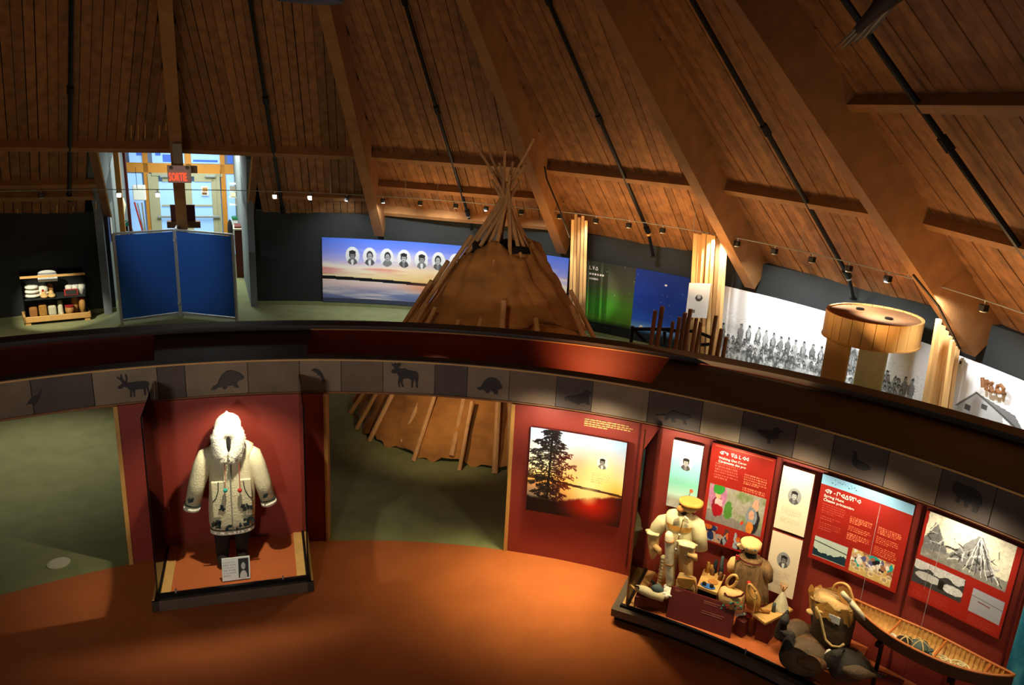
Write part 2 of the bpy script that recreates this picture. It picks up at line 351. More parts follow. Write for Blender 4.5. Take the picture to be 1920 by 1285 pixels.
        if r.rand() < .5: s.ell(hx, y - .4 * ry, .5 * rx, .2 * ry, .15)
        d = ((s.x - x) / rx) ** 2 + ((s.y - y) / ry) ** 2 > 1; s.a[d] = k[d]; return s
def graphic(name, cv, fn, parent=None, m=None, back=None, thick=(0, 0, 0), label=None):
    """cv painted on the surface fn(u, v) -> point, u and v 0..1 from the top left; a slim solid sheet"""
    w, h = cv.w, cv.h; po = np.array(parent['_o']) if parent is not None else np.zeros(3)
    U = np.linspace(0, 1, w + 1); V = np.linspace(0, 1, h + 1)
    front = np.array([[fn(u, v) for u in U] for v in V]).reshape(-1, 3)
    nF = (w + 1) * (h + 1); idx = np.arange(nF).reshape(h + 1, w + 1)
    q = np.stack([idx[:-1, :-1], idx[1:, :-1], idx[1:, 1:], idx[:-1, 1:]], -1).reshape(-1, 4)
    me = bpy.data.meshes.new(name); vs = (front - po) * S
    me.vertices.add(nF); me.vertices.foreach_set('co', vs.ravel()); me.loops.add(q.size); me.loops.foreach_set('vertex_index', q.ravel().astype(np.int32))
    me.polygons.add(len(q)); me.polygons.foreach_set('loop_start', np.arange(0, q.size, 4, dtype=np.int32)); me.update(calc_edges=True)
    a = np.clip(cv.a, 0, 1); lin = np.where(a <= .04045, a / 12.92, ((a + .055) / 1.055) ** 2.4)
    col = np.ones((len(q), 4, 4), np.float32); col[:, :, :3] = lin.reshape(-1, 1, 3)
    at = me.color_attributes.new('Col', 'FLOAT_COLOR', 'CORNER'); at.data.foreach_set('color', col.ravel())
    me.materials.append(m or PR); o = bpy.data.objects.new(name, me); C.objects.link(o); o['_o'] = [float(t) for t in po]
    if parent is not None: o.parent = parent
    if label: o['label'] = label
    return o
def text_obj(name, body, org, X, Z, size, m, parent, depth=0.004, align='LEFT', sx=1.0):
    """lettering: outline text turned into a mesh standing on the plane of X (right) and Z (up)"""
    cu = bpy.data.curves.new(name, 'FONT'); cu.body = body; cu.size = 1.0; cu.align_x = align; cu.extrude = 0.5; cu.resolution_u = 2
    t = bpy.data.objects.new(name, cu); C.objects.link(t); dg = bpy.context.evaluated_depsgraph_get(); me = bpy.data.meshes.new_from_object(t.evaluated_get(dg)); bpy.data.objects.remove(t)
    n = len(me.vertices); a = np.empty(n * 3); me.vertices.foreach_get('co', a); a = a.reshape(-1, 3)
    X = np.array(X, float); Z = np.array(Z, float); Y = np.cross(X, Z); po = np.array(parent['_o']) if parent is not None else np.zeros(3)
    p = np.array(org) + a[:, :1] * size * sx * X + a[:, 1:2] * size * Z + a[:, 2:3] * depth * Y
    me.vertices.foreach_set('co', ((p - po) * S).ravel()); me.update(); me.materials.clear(); me.materials.append(m)
    o = bpy.data.objects.new(name, me); C.objects.link(o); o['_o'] = [float(q) for q in po]
    if parent is not None: o.parent = parent
    return o
def smooth_path(pts, rad, k=5):
    """Catmull-Rom through the points, radii eased along"""
    P_ = [np.array(p, float) for p in pts]; P_ = [2 * P_[0] - P_[1]] + P_ + [2 * P_[-1] - P_[-2]]; R_ = [rad[0]] + list(rad) + [rad[-1]]; out, ro = [], []
    for i in range(1, len(P_) - 2):
        for j in range(k):
            t = j / k; a, b, c, d = P_[i - 1:i + 3]; out.append(tuple(.5 * ((2 * b) + (c - a) * t + (2 * a - 5 * b + 4 * c - d) * t * t + (3 * b - a - 3 * c + d) * t ** 3)))
            a, b, c, d = R_[i - 1:i + 3]; ro.append(max(.004, .5 * ((2 * b) + (c - a) * t + (2 * a - 5 * b + 4 * c - d) * t * t + (3 * b - a - 3 * c + d) * t ** 3)))
    return out + [tuple(P_[-2])], ro + [R_[-2]]
def arc(R, c, a0, a1, z0, z1, th, n):     # a curved slab: inner radius R, thickness th outward
    mb = MB(); pol = pr if c == 'r' else pa
    for i in range(n):
        b0 = a0 + (a1 - a0) * i / n; b1 = a0 + (a1 - a0) * (i + 1) / n
        mb.add([pol(b0, R, z0), pol(b1, R, z0), pol(b1, R + th, z0), pol(b0, R + th, z0), pol(b0, R, z1), pol(b1, R, z1), pol(b1, R + th, z1), pol(b0, R + th, z1)],
               [(0, 1, 5, 4), (3, 7, 6, 2), (0, 3, 2, 1), (4, 5, 6, 7)] + ([(0, 4, 7, 3)] if i == 0 else []) + ([(1, 2, 6, 5)] if i == n - 1 else []))
    return mb
def cyl_patch(c, R, a0, a1, z1, z0):
    pol = pr if c == 'r' else pa
    return lambda u, v: pol(a0 + (a1 - a0) * u, R, z1 + (z0 - z1) * v)
# ================================================================ the setting
# floors
mb = MB(); mb.box((-4.6, 8.5, -0.1), (46, 64, 0.2)); struct('floor', mb, M['green'])
mb = MB(); ring = [pr(a, 8.52, 0.006) for a in range(0, 360, 3)]; mb.add(ring + [pr(a, 8.52, -0.05) for a in range(0, 360, 3)], [tuple(range(120))] + [(i, (i + 1) % 120, 120 + (i + 1) % 120, 120 + i) for i in range(120)])
struct('floor', mb, M['orange'])
# floor outlet plate seen at lower left
pz = P(110, 1057, 0); mb = MB(); mb.lathe((pz[0], pz[1], 0.0), [(0.0, 0.0), (0.15, 0.0), (0.15, 0.012), (0.12, 0.018), (0, 0.018)], 20)
tag(obj('floor_outlet_plate', mb, M['putty']), 'small round tan outlet cover set in the green carpet', 'outlet cover')

# outer wall
G0, G1 = -31.2, -15.2
struct('wall_back', arc(14.4, 'a', G1, 42, 0, 3.03, 0.3, 48), M['black'])
struct('wall_right', arc(14.4, 'a', 42, 98, 0, 3.03, 0.3, 44), M['black'])
struct('wall_left', arc(14.4, 'a', -98, G0, 0, 3.03, 0.3, 50), M['black'])
struct('baseboard_back', arc(14.34, 'a', G1, 42, 0, 0.12, 0.05, 40), M['green'])
struct('baseboard_left', arc(14.34, 'a', -70, G0, 0, 0.12, 0.05, 30), M['green'])
mb = MB(); mb.box((9.85, -2, 1.5), (0.3, 21, 3.0)); struct('wall_right', mb, M['black'])
mb = MB(); mb.box((-19.1, -2, 1.5), (0.3, 21, 3.0)); struct('wall_left', mb, M['black'])
mb = MB(); mb.box((-4.6, -12.5, 8.5), (30, 0.3, 17)); struct('wall_front', mb, M['black'])

# roof: fifteen-sided cone, plank by plank where it shows
RV, ZE, ZA = 14.75, 3.0, 17.0
def V(k):
    p = pa(-23.2 + 24 * k, RV, ZE); return np.array(p)
APEX = np.array([AX[0], AX[1], ZA])
CUT0, CUT1, ZP = -33.3, -14.2, 5.15
def facet(k): 
    a, b = V(k), V(k + 1); m = (a + b) / 2; L = np.linalg.norm(b - a); t = (b - a) / L; s = APEX - m; Hs = np.linalg.norm(s); s = s / Hs; n = np.cross(t, s); n = n / np.linalg.norm(n)
    if n[2] > 0: n = -n
    return m, t, s, n, L, Hs
backing = MB(); NPL = 28; planks = []
for k in range(-4, 5):
    m, t, s, n, L, Hs = facet(k); wv = L / NPL
    for i in range(NPL + (30 if k == 4 else 0)):
        t0 = -L / 2 + i * wv; t1 = t0 + wv; tm = max(abs(t0), abs(t1)); top = Hs * (1 - tm / (L / 2))
        if k == 4 and t0 >= 0: top = Hs
        if top < 0.5: top = Hs * (1 - min(abs(t0), abs(t1)) / (L / 2)) * 0.5
        base = m + t * (t0 + t1) / 2; az = math.degrees(math.atan2(base[0] - AX[0], base[1] - AX[1])); lo = 0.0
        if CUT0 < az < CUT1: lo = (ZP - ZE) / s[2]
        if top - lo < 0.3: continue
        if k in (-4,):
            pass
        else:
            g = 0.005 + 0.011 * (((i * 37 + k * 11) % 10) / 10) ** 2; d = 0.05 + 0.012 * ((i * 7 + k * 3) % 3)
            pl = MB(); q = [m + t * (t0 + g) + s * lo, m + t * (t1 - g) + s * lo, m + t * (t1 - g) + s * top, m + t * (t0 + g) + s * top]
            pl.hexa([tuple(p - n * 0.05) for p in q] + [tuple(p + n * d * 0.5) for p in q]); planks.append(pl)
        e1, e0 = (Hs, Hs) if k == 4 and t0 >= 0 else (max(Hs * (1 - abs(t1) / (L / 2)), lo), max(Hs * (1 - abs(t0) / (L / 2)), lo)); q = [m + t * t0 + s * lo, m + t * t1 + s * lo, m + t * t1 + s * e1, m + t * t0 + s * e0]
        backing.hexa([tuple(p - n * 0.09) for p in q] + [tuple(p - n * 0.045) for p in q])
# the roof runs on behind the gallery
for sx in (-1, 1):
    x0 = AX[0] + sx * 14.7; ys, yr = (2.6, 4.0) if sx == 1 else (8.8, 10.5); rb = MB(); rb.hexa([(x0, ys, 3), (x0, -12.5, 3), (AX[0], -12.5, 17), (AX[0], yr, 17), (x0, ys, 3.1), (x0, -12.5, 3.1), (AX[0], -12.5, 17.1), (AX[0], yr, 17.1)]); struct('ceiling', rb, M['plank'])
ceil = struct('ceiling', backing, M['gap'])
for pl in planks: obj('plank', pl, M['plank'], ceil)

# glulam rafters, purlins
def beam(p, q, up, wd, dp):     # box beam under the line p-q, depth dp along -up
    p, q, up = np.array(p), np.array(q), np.array(up); d = (q - p) / np.linalg.norm(q - p); side = np.cross(d, up); side /= np.linalg.norm(side)
    mb = MB(); h = side * wd / 2; mb.hexa([tuple(x) for x in (p - h, p + h, q + h, q - h, p - h - up * dp, p + h - up * dp, q + h - up * dp, q - h - up * dp)]); return mb
for k in range(-3, 5):
    a = V(k); d = (APEX - a) / np.linalg.norm(APEX - a); side = np.cross(d, (0, 0, 1)); side /= np.linalg.norm(side); up = np.cross(side, d)
    if up[2] < 0: up = -up
    o = struct('rafter_beam', beam(a, a + d * 18.5, up, 0.3, 0.84), M['glulam'])
def purlin(k, z, f0=0.02, f1=0.98, dep=0.26, wd=0.16, m='glulam'):
    A_, B_ = V(k), V(k + 1); f = (z - ZE) / (ZA - ZE); a = A_ + (APEX - A_) * f; b = B_ + (APEX - B_) * f; _, t, s, n, L, Hs = facet(k)
    p = a + (b - a) * f0; q = a + (b - a) * f1; mb = MB(); up = -n
    h = s * wd / 2
    mb.hexa([tuple(x) for x in (p - h, p + h, q + h, q - h, p - h + n * dep, p + h + n * dep, q + h + n * dep, q - h + n * dep)])
    struct('purlin_beam', mb, M[m])
for k in range(-3, 4): purlin(k, 5.1)
purlin(4, 5.1, .02, 2.6)
purlin(4, 7.02, .02, 2.6)
purlin(1, 4.2, .03, .97); purlin(1, 3.32, .03, .97, 0.3)
purlin(-1, 3.72, .02, .60, 0.3); purlin(-1, 4.0, .02, .62, 0.2)
purlin(0, 3.7, .45, .97, 0.2)

# entrance vestibule: side walls, lintel, ceiling and the glazed back wall
jl0 = P(215, 575, 0); jr0 = P(470, 571, 0)
jl = np.array([jl0[0], jl0[1]]); jr = np.array([jr0[0], jr0[1]])
out = np.array([math.sin(math.radians(-22.0)), math.cos(math.radians(-22.0))]); rt = np.array([out[1], -out[0]])
def vx(x, y, z): q = np.array([-10.25, 23.9]) + rt * x + out * y; return (q[0], q[1], z)    # vestibule frame: x right, y out from the wall
VF = Fr((-10.25, 23.9, 0), -22.0)
xl = (jl - np.array([-10.25, 23.9])) @ rt; xr = (jr - np.array([-10.25, 23.9])) @ rt
DV = 8.4
mb = MB(); mb.hexa([vx(xl - .2, -.7, 0), vx(xl, -.7, 0), vx(xl, DV, 0), vx(xl - .2, DV, 0), vx(xl - .2, -.7, 3.2), vx(xl, -.7, 3.2), vx(xl, DV, 5.4), vx(xl - .2, DV, 5.4)])
mb.plate([vx(xl, -.7, 3.0), vx(xl, -1.6, 4.7), vx(xl, 2.5, 5.2), vx(xl, 2.5, 3.0)], tuple(-0.2 * np.array([rt[0], rt[1], 0])))
struct('wall_vestibule_left', mb, M['dormer'])
mb = MB(); mb.hexa([vx(xr, -.5, 0), vx(xr + .2, -.5, 0), vx(xr + .2, DV, 0), vx(xr, DV, 0), vx(xr, -.5, 3.2), vx(xr + .2, -.5, 3.2), vx(xr + .2, DV, 5.4), vx(xr, DV, 5.4)])
mb.plate([vx(xr, -.5, 3.0), vx(xr, -1.6, 4.7), vx(xr, 2.5, 5.2), vx(xr, 2.5, 3.0)], tuple(0.2 * np.array([rt[0], rt[1], 0])))
struct('wall_vestibule_right', mb, M['dormer'])
mb = MB(); mb.hexa([vx(xl - .3, -1.75, 5.08), vx(xr + .3, -1.75, 5.08), vx(xr + .3, DV + 1, 5.3), vx(xl - .3, DV + 1, 5.3), vx(xl - .3, -1.75, 5.13), vx(xr + .3, -1.75, 5.13), vx(xr + .3, DV + 1, 5.5), vx(xl - .3, DV + 1, 5.5)]); struct('ceiling', mb, M['white'])
mb = MB(); mb.hexa([vx(xl - .3, DV + .6, 0), vx(xr + .3, DV + .6, 0), vx(xr + .3, DV + .8, 0), vx(xl - .3, DV + .8, 0), vx(xl - .3, DV + .6, 5.4), vx(xr + .3, DV + .6, 5.4), vx(xr + .3, DV + .8, 5.4), vx(xl - .3, DV + .8, 5.4)]); struct('wall_vestibule_back', mb, M['white'])
# raking trim boards along the cut edges of the roof
def roofpt(k, x, y, off=0.0):
    m, t, s, n, L, Hs = facet(k); d = ray(x, y); q = EYE + d * (((m - EYE) @ n) / (d @ n)) + n * off; return q
for k, (xa, xb) in ((-1, ((164, 181), (193, 207))), (0, ((474, 488), (463, 476)))):
    nn = facet(k)[3]; q = [roofpt(k, xa[0], 277), roofpt(k, xa[1], 277), roofpt(k, xb[1], 401), roofpt(k, xb[0], 401)]
    mb = MB(); mb.hexa([tuple(p - nn * .1) for p in q] + [tuple(p + nn * .12) for p in q]); struct('trim_2', mb, M['darkwood'])
    e = (1, 2) if k == -1 else (0, 3); mb = MB(); mb.tube([tuple(q[e[0]] + nn * .12), tuple(q[e[1]] + nn * .12)], .025, 6); struct('trim_3', mb, M['edge'])
# glazed screen, measured in the plane y = DV of the vestibule
SF = Fr(vx(0, DV, 0), -22.0)
def sp(x, y, dy=0): return SF.px(x, y, dy)
screen = sthing('window_1', vx(0, DV, 0))
def rect_px(mbx, x0, y0, x1, y1, dy, th, fr=SF):
    a = fr.px(x0, y0, dy); b = fr.px(x1, y1, dy); c = fr.px(x0, y1, dy); d = fr.px(x1, y0, dy)
    xa, xb = (a[0] + c[0]) / 2, (b[0] + d[0]) / 2; za, zb = (a[1] + d[1]) / 2, (b[1] + c[1]) / 2
    mbx.box(((xa + xb) / 2, dy + th / 2, (za + zb) / 2), (abs(xb - xa), th, abs(za - zb)), fr); return mbx
for nm, q in [('mullion', (224, 250, 241, 520)), ('mullion', (274, 250, 284, 520)), ('mullion', (345, 250, 357, 312)), ('mullion', (417, 250, 426, 520)), ('mullion', (459, 250, 466, 520)), ('rail', (222, 307, 466, 325)), ('rail', (222, 240, 466, 262))]:
    obj(nm, rect_px(MB(), *q, 0, .14), M['oak'], screen, bevel=.01)
for q, mm in [((241, 262, 274, 307), 'pane'), ((284, 262, 345, 307), 'pane'), ((357, 262, 417, 307), 'pane'), ((426, 262, 459, 307), 'pane2'), ((241, 325, 274, 520), 'pane'), ((426, 325, 459, 520), 'pane')]:
    obj('pane', rect_px(MB(), *q, .06, .02), M[mm], screen)
for q in [(255, 276, 274, 292), (290, 262, 300, 292), (305, 262, 336, 280), (305, 290, 336, 304), (361, 262, 413, 272), (362, 300, 408, 304), (427, 280, 440, 304)]:
    obj('sky_pane', rect_px(MB(), *q, .04, .015), M['pane2'], screen)
dr = sthing('door_1', vx(0, DV, 0))
for nm, q in [('door_frame', (284, 326, 291, 520)), ('door_frame', (410, 326, 417, 520)), ('door_frame', (284, 325, 417, 331)), ('door_frame', (345, 326, 353, 520)), ('stile', (291, 331, 304, 520)), ('stile', (336, 331, 345, 520)), ('stile', (353, 331, 364, 520)), ('stile', (401, 331, 410, 520)), ('door_rail', (304, 331, 336, 341)), ('door_rail', (364, 331, 401, 341)), ('door_rail', (304, 384, 336, 387)), ('door_rail', (364, 384, 401, 387))]:
    obj(nm, rect_px(MB(), *q, -.04, .12), M['putty'], dr, bevel=.008)
for q in [(304, 341, 336, 520), (364, 341, 401, 520)]: obj('pane', rect_px(MB(), *q, .03, .02), M['pane'], dr)
for q in [(296, 405, 338, 409), (358, 405, 412, 409)]: obj('push_bar', rect_px(MB(), *q, -.16, .06), M['alu'], dr, bevel=.01)
for q in [(300, 329, 318, 333), (384, 329, 404, 333)]: obj('door_closer', rect_px(MB(), *q, -.16, .1), M['alu'], dr, bevel=.01)

# ring-shaped bulkhead over the inner exhibits
RI, ZB, ZT = 8.57, 2.43, 2.975
A0r, A1r = -75, 95
bulk = struct('beam_ring', arc(RI + .02, 'r', A0r, A1r, ZB + .02, ZT - .02, 0.10, 170), M['ringtop'])
obj('ring_cap', arc(RI - .03, 'r', A0r, A1r, ZT - .03, ZT, 0.2, 170), M['ringtop'], bulk)
obj('ring_cap_edge', arc(RI - .035, 'r', A0r, A1r, ZT - .035, ZT - .012, 0.01, 170), M['edge'], bulk)
obj('ring_foot', arc(RI - .02, 'r', A0r, A1r, ZB, ZB + .03, 0.16, 170), M['darkwood'], bulk)
seams = [-40, 60, 175, 296, 348, 465, 562, 640, 718, 815, 876, 955, 1043, 1110, 1215, 1315, 1390, 1490, 1560, 1662, 1760, 1862, 1960]
tones = 'MDLDLMLMLDLMDLDLDMDMDD'
def fz(x):     # pixel column on the frieze -> azimuth
    yb = np.interp(x, [0, 250, 600, 960, 1210, 1440, 1660, 1910], [750, 722, 704, 722, 762, 812, 878, 965]); return oncyl(x, yb, RC, RI)[0]
az_s = [fz(x) for x in seams]
def frp(a0, a1, t, first=False):
    g = 0.035; obj('veneer_panel', arc(RI, 'r', a0 + g, a1 - g, ZB + .03, ZT - .035, 0.02, max(2, int((a1 - a0) / 1.2))), M[{'L': 'frL', 'M': 'frM', 'D': 'frD'}[t]], bulk)
for a0, a1, t in zip(az_s[:-1], az_s[1:], tones): frp(a0, a1, t)
for i in range(6): frp(az_s[0] - 5 * (i + 1), az_s[0] - 5 * i, 'MDL'[i % 3]); frp(az_s[-1] + 5 * i, az_s[-1] + 5 * (i + 1), 'DML'[i % 3])
# trough: solid decks between open bays, outer curb
for a0, a1 in ((A0r, -46), (-24.6, -11.4), (21.5, A1r)):
    obj('trough_deck', arc(8.75, 'r', a0, a1, 2.80, 2.84, 1.78, max(6, int(a1 - a0))), M['ringtop'], bulk)
obj('outer_curb', arc(10.42, 'r', A0r, A1r, 2.86, 2.93, 0.32, 170), M['ringtop'], bulk)
obj('outer_fascia', arc(10.46, 'r', A0r, A1r, 2.25, 2.87, 0.24, 170), M['ringin'], bulk)
obj('curb_highlight', arc(10.405, 'r', -11.4, 21.4, 2.855, 2.875, 0.03, 40), M['edge'], bulk)  # pale strip painting in the lit stretch of the curb edge

# animal silhouettes inlaid in the frieze: outline in a unit box (x right, y up)
SIL = {
 'grouse': [(0, .12), (.15, .2), (.3, .18), (.42, .1), (.48, 0), (.52, .1), (.62, .2), (.72, .38), (.85, .6), (.95, .8), (1, .95), (.93, .93), (.86, .82), (.76, .7), (.6, .62), (.42, .58), (.25, .45), (.12, .3)],
 'caribou': [(.0, .42), (.02, .5), (.12, .56), (.16, .62), (.1, .75), (.0, .86), (.02, .9), (.1, .82), (.12, .95), (.15, 1), (.16, .86), (.2, .72), (.24, .64), (.28, .8), (.26, .95), (.3, .99), (.33, .8), (.3, .62), (.4, .6), (.6, .62), (.85, .62), (.95, .58), (1, .48), (.96, .38), (.97, .2), (.98, .02), (.93, .02), (.92, .2), (.88, .34), (.86, .2), (.86, .02), (.81, .02), (.8, .3), (.6, .3), (.52, .28), (.51, .1), (.52, 0), (.47, 0), (.46, .2), (.44, .3), (.41, .1), (.41, .0), (.36, .0), (.37, .3), (.3, .4), (.2, .46), (.1, .38)],
 'beaver': [(0, .02), (.08, .2), (.2, .3), (.24, .5), (.34, .75), (.48, .95), (.62, 1), (.76, .92), (.84, .85), (.92, .78), (1, .6), (.98, .5), (.88, .45), (.8, .36), (.78, .2), (.84, .1), (.8, .05), (.7, .08), (.66, .2), (.5, .18), (.48, .08), (.42, .0), (.36, .04), (.34, .14), (.22, .12), (.12, .0)],
 'fish': [(0, .9), (.2, 1), (.45, .95), (.65, .75), (.8, .45), (.86, .22), (1, .06), (.82, .1), (.72, 0), (.72, .2), (.6, .45), (.5, .55), (.4, .5), (.42, .64), (.2, .78)],
 'moose': [(0, .62), (.04, .72), (.12, .7), (.1, .85), (.02, .9), (.04, .98), (.1, .94), (.14, 1), (.2, .96), (.3, 1), (.38, .95), (.32, .86), (.26, .8), (.36, .76), (.5, .78), (.62, .72), (.9, .68), (.98, .6), (1, .4), (.97, .2), (.98, 0), (.92, 0), (.9, .22), (.86, .35), (.8, .2), (.8, 0), (.74, .0), (.74, .3), (.66, .38), (.5, .36), (.44, .34), (.42, .16), (.48, .02), (.42, 0), (.36, .16), (.34, .3), (.32, .1), (.34, 0), (.28, 0), (.26, .2), (.28, .45), (.2, .58), (.1, .55)],
 'porcupine': [(0, .3), (.1, .32), (.2, .45), (.26, .7), (.4, .92), (.6, 1), (.78, .92), (.9, .72), (1, .5), (.99, .38), (.9, .32), (.82, .28), (.84, .1), (.82, 0), (.7, .02), (.66, .14), (.56, .18), (.52, .08), (.44, .02), (.36, .04), (.34, .16), (.24, .2), (.1, .16)],
 'seal': [(0, .3), (.1, .42), (.3, .5), (.5, .6), (.68, .72), (.76, .95), (.86, 1), (.9, .9), (1, .86), (.94, .74), (.92, .5), (.96, .3), (1, .15), (.9, .1), (.8, .22), (.6, .12), (.58, 0), (.5, .1), (.3, .14), (.16, .22), (.06, .16)],
 'marten': [(0, .3), (.1, .34), (.22, .46), (.3, .44), (.36, .7), (.46, .92), (.6, .88), (.74, .86), (.84, .8), (.88, .9), (.93, .84), (1, .66), (.93, .52), (.86, .46), (.84, .2), (.88, .02), (.8, 0), (.76, .3), (.62, .36), (.56, .3), (.54, .1), (.58, 0), (.48, 0), (.46, .22), (.4, .3), (.36, .12), (.34, .02), (.28, .04), (.3, .3), (.2, .34), (.1, .24)],
 'duck': [(0, .5), (.12, .62), (.28, .68), (.5, .72), (.64, .8), (.66, .94), (.74, 1), (.83, .96), (.86, .88), (1, .84), (.88, .78), (.86, .6), (.84, .44), (.72, .3), (.56, .24), (.54, .12), (.6, 0), (.46, .02), (.46, .22), (.3, .28), (.16, .4)],
 'loon': [(0, .98), (.12, .9), (.22, .96), (.28, .84), (.26, .62), (.34, .5), (.6, .46), (.86, .36), (1, .2), (.9, .12), (.7, 0), (.4, 0), (.2, .1), (.1, .3), (.12, .6), (.14, .78)],
 'bear': [(0, .72), (.03, .92), (.1, 1), (.2, .96), (.35, .92), (.55, .96), (.75, .9), (.9, .8), (.98, .62), (1, .4), (.94, .22), (.92, .04), (.86, 0), (.74, .02), (.76, .2), (.68, .34), (.6, .2), (.58, .08), (.48, .12), (.46, .3), (.34, .34), (.3, .14), (.18, .16), (.22, .34), (.14, .5), (.04, .52)],
}
for nm, x0, y0, x1, y1 in [('grouse', 47, 731, 80, 762), ('caribou', 220, 699, 280, 744), ('beaver', 394, 694, 458, 730), ('fish', 584, 691, 612, 718), ('moose', 733, 681, 785, 726),
                           ('porcupine', 894, 707, 942, 738), ('seal', 1058, 728, 1108, 760), ('marten', 1228, 768, 1298, 791), ('duck', 1418, 798, 1468, 832), ('loon', 1594, 849, 1636, 881), ('bear', 1782, 909, 1845, 956)]:
    a0, zt = oncyl(x0, (y0 + y1) / 2, RC, RI); a1, _ = oncyl(x1, (y0 + y1) / 2, RC, RI)
    _, z1 = oncyl((x0 + x1) / 2, y0, RC, RI); _, z0 = oncyl((x0 + x1) / 2, y1, RC, RI)
    mb = MB(); pts = [pr(a0 + (a1 - a0) * x, RI - .002, z0 + (z1 - z0) * y) for x, y in SIL[nm]]; e = pr((a0 + a1) / 2, 1); e = np.array([e[0] - RC[0], e[1] - RC[1], 0])
    mb.plate(pts, tuple(-e * 0.012)); obj(nm + '_silhouette', mb, M['sil'], bulk, label=f'dark {nm} silhouette')

# red exhibit walls under the ring
wl = struct('wall_exhibit_left', arc(8.52, 'r', -27.9, -9.55, 0, 2.44, 0.28, 20), M['red'])
wr = struct('wall_exhibit_right', arc(8.52, 'r', 9.35, 64, 0, 2.44, 0.28, 60), M['red'])
for a in (-28.05, -9.4, 9.2):
    struct('trim_1', arc(8.5, 'r', a - .18, a + .18, 0, 2.44, 0.36, 1), M['edge'])
for az in (21.7, 34.65, 46.1, 53.6):
    obj('wall_joint', arc(8.505, 'r', az - .07, az + .07, 0.15, 2.43, 0.02, 1), M['maroon'], wr)
# ================================================================ helpers for exhibits
def FR(az, r, z=0): return Fr(pr(az, r, z), az)
def PY(x, y, Y):
    d = ray(x, y); p = EYE + d * (Y / d[1]); return (p[0], p[1], p[2])
def rings(fr, rows, n=20, e=2.4, ripple=0.0, seed=0):
    """stack of superelliptic rings from pixel rows (y, x_left, x_right, depth, y offset)"""
    rnd = random.Random(seed); ph = rnd.uniform(0, 6); out = []
    for row in rows:
        y, xl_, xr_, dep = row[:4]; yo = row[4] if len(row) > 4 else 0
        a = fr.px(xl_, y, yo); b = fr.px(xr_, y, yo); cx, rx = (a[0] + b[0]) / 2, abs(b[0] - a[0]) / 2; z = fr.px((xl_ + xr_) / 2, y, yo - dep * .5)[1]; ring_ = []
        for k in range(n):
            t = 2 * PI * k / n; c, s = math.cos(t), math.sin(t); rr = 1 + ripple * math.sin(5 * t + ph) + ripple * .6 * math.sin(9 * t + 2 * ph)
            ring_.append(fr.w(cx + rx * rr * math.copysign(abs(c) ** (2 / e), c), yo + dep / 2 * rr * math.copysign(abs(s) ** (2 / e), s), z))
        out.append(ring_)
    return out
def pxt(fr, pts, dy=0.0):        # pixel path -> points in the frame's plane (each may carry its own dy)
    out = []
    for p in pts:
        d = p[2] if len(p) > 2 else dy; q = fr.px(p[0], p[1], d); out.append(fr.w(q[0], d, q[1]))
    return out
def panel(name, label, a0, a1, z1, z0, cv, cat='panel', R=8.44, th=0.06, c='r', mm='maroon', parent=None, m=None):
    t = thing(name, label, cat, (pr if c == 'r' else pa)((a0 + a1) / 2, R, z0))
    obj('board', arc(R + .006, c, a0, a1, z0, z1, th - .006, max(2, int(abs(a1 - a0)))), M[mm], t)
    graphic('print', cv, cyl_patch(c, R, a0, a1, z1, z0), t, m=m); return t
def on_r(a, z, R): return pr(a, R, z)
def heading(t, body, az, z, size, R=8.43, m='letter', sx=1.0):
    a = math.radians(az); X = (math.cos(a), -math.sin(a), 0); text_obj('lettering', body, pr(az, R, z), X, (0, 0, 1), size, M[m], t, 0.006, sx=sx)
def syllabics(t, az, z, size, n, R=8.43, m='letter', seed=3, fr=None):
    """a row of small triangular and hooked characters"""
    rnd = random.Random(seed); mb = MB(); f = fr or Fr(pr(az, R, z), az); x = 0
    for i in range(n):
        k = rnd.choice('ABCDEFG '); s = size; h = s; wd = .16 * s
        strokes = {'A': [((0, 0), (.4, 1)), ((.4, 1), (.8, 0)), ((0, 0), (.8, 0))], 'B': [((0, 1), (.4, 0)), ((.4, 0), (.8, 1)), ((0, 1), (.8, 1))], 'C': [((0, 0), (0, 1)), ((0, 1), (.6, 1)), ((.6, 1), (.6, .5))],
                   'D': [((0, .5), (.7, 1)), ((0, .5), (.7, 0)), ((.7, 0), (.7, 1))], 'E': [((0, 0), (0, 1)), ((0, 0), (.6, 0))], 'F': [((0, 1), (.3, 0)), ((.3, 0), (.6, .7)), ((.6, .7), (.2, .8))], 'G': [((.2, .4), (.5, .4))], ' ': []}[k]
        for (x0, y0), (x1, y1) in strokes:
            x0, x1 = x + x0 * s, x + x1 * s; y0 *= h; y1 *= h; L = math.hypot(x1 - x0, y1 - y0); nx, ny = -(y1 - y0) / L * wd / 2, (x1 - x0) / L * wd / 2
            mb.plate([f.w(x0 + nx, 0, y0 + ny), f.w(x0 - nx, 0, y0 - ny), f.w(x1 - nx, 0, y1 - ny), f.w(x1 + nx, 0, y1 + ny)], tuple(-f.Y * .006))
        x += s * (.95 if k != ' ' else .5)
    obj('lettering', mb, M[m], t)

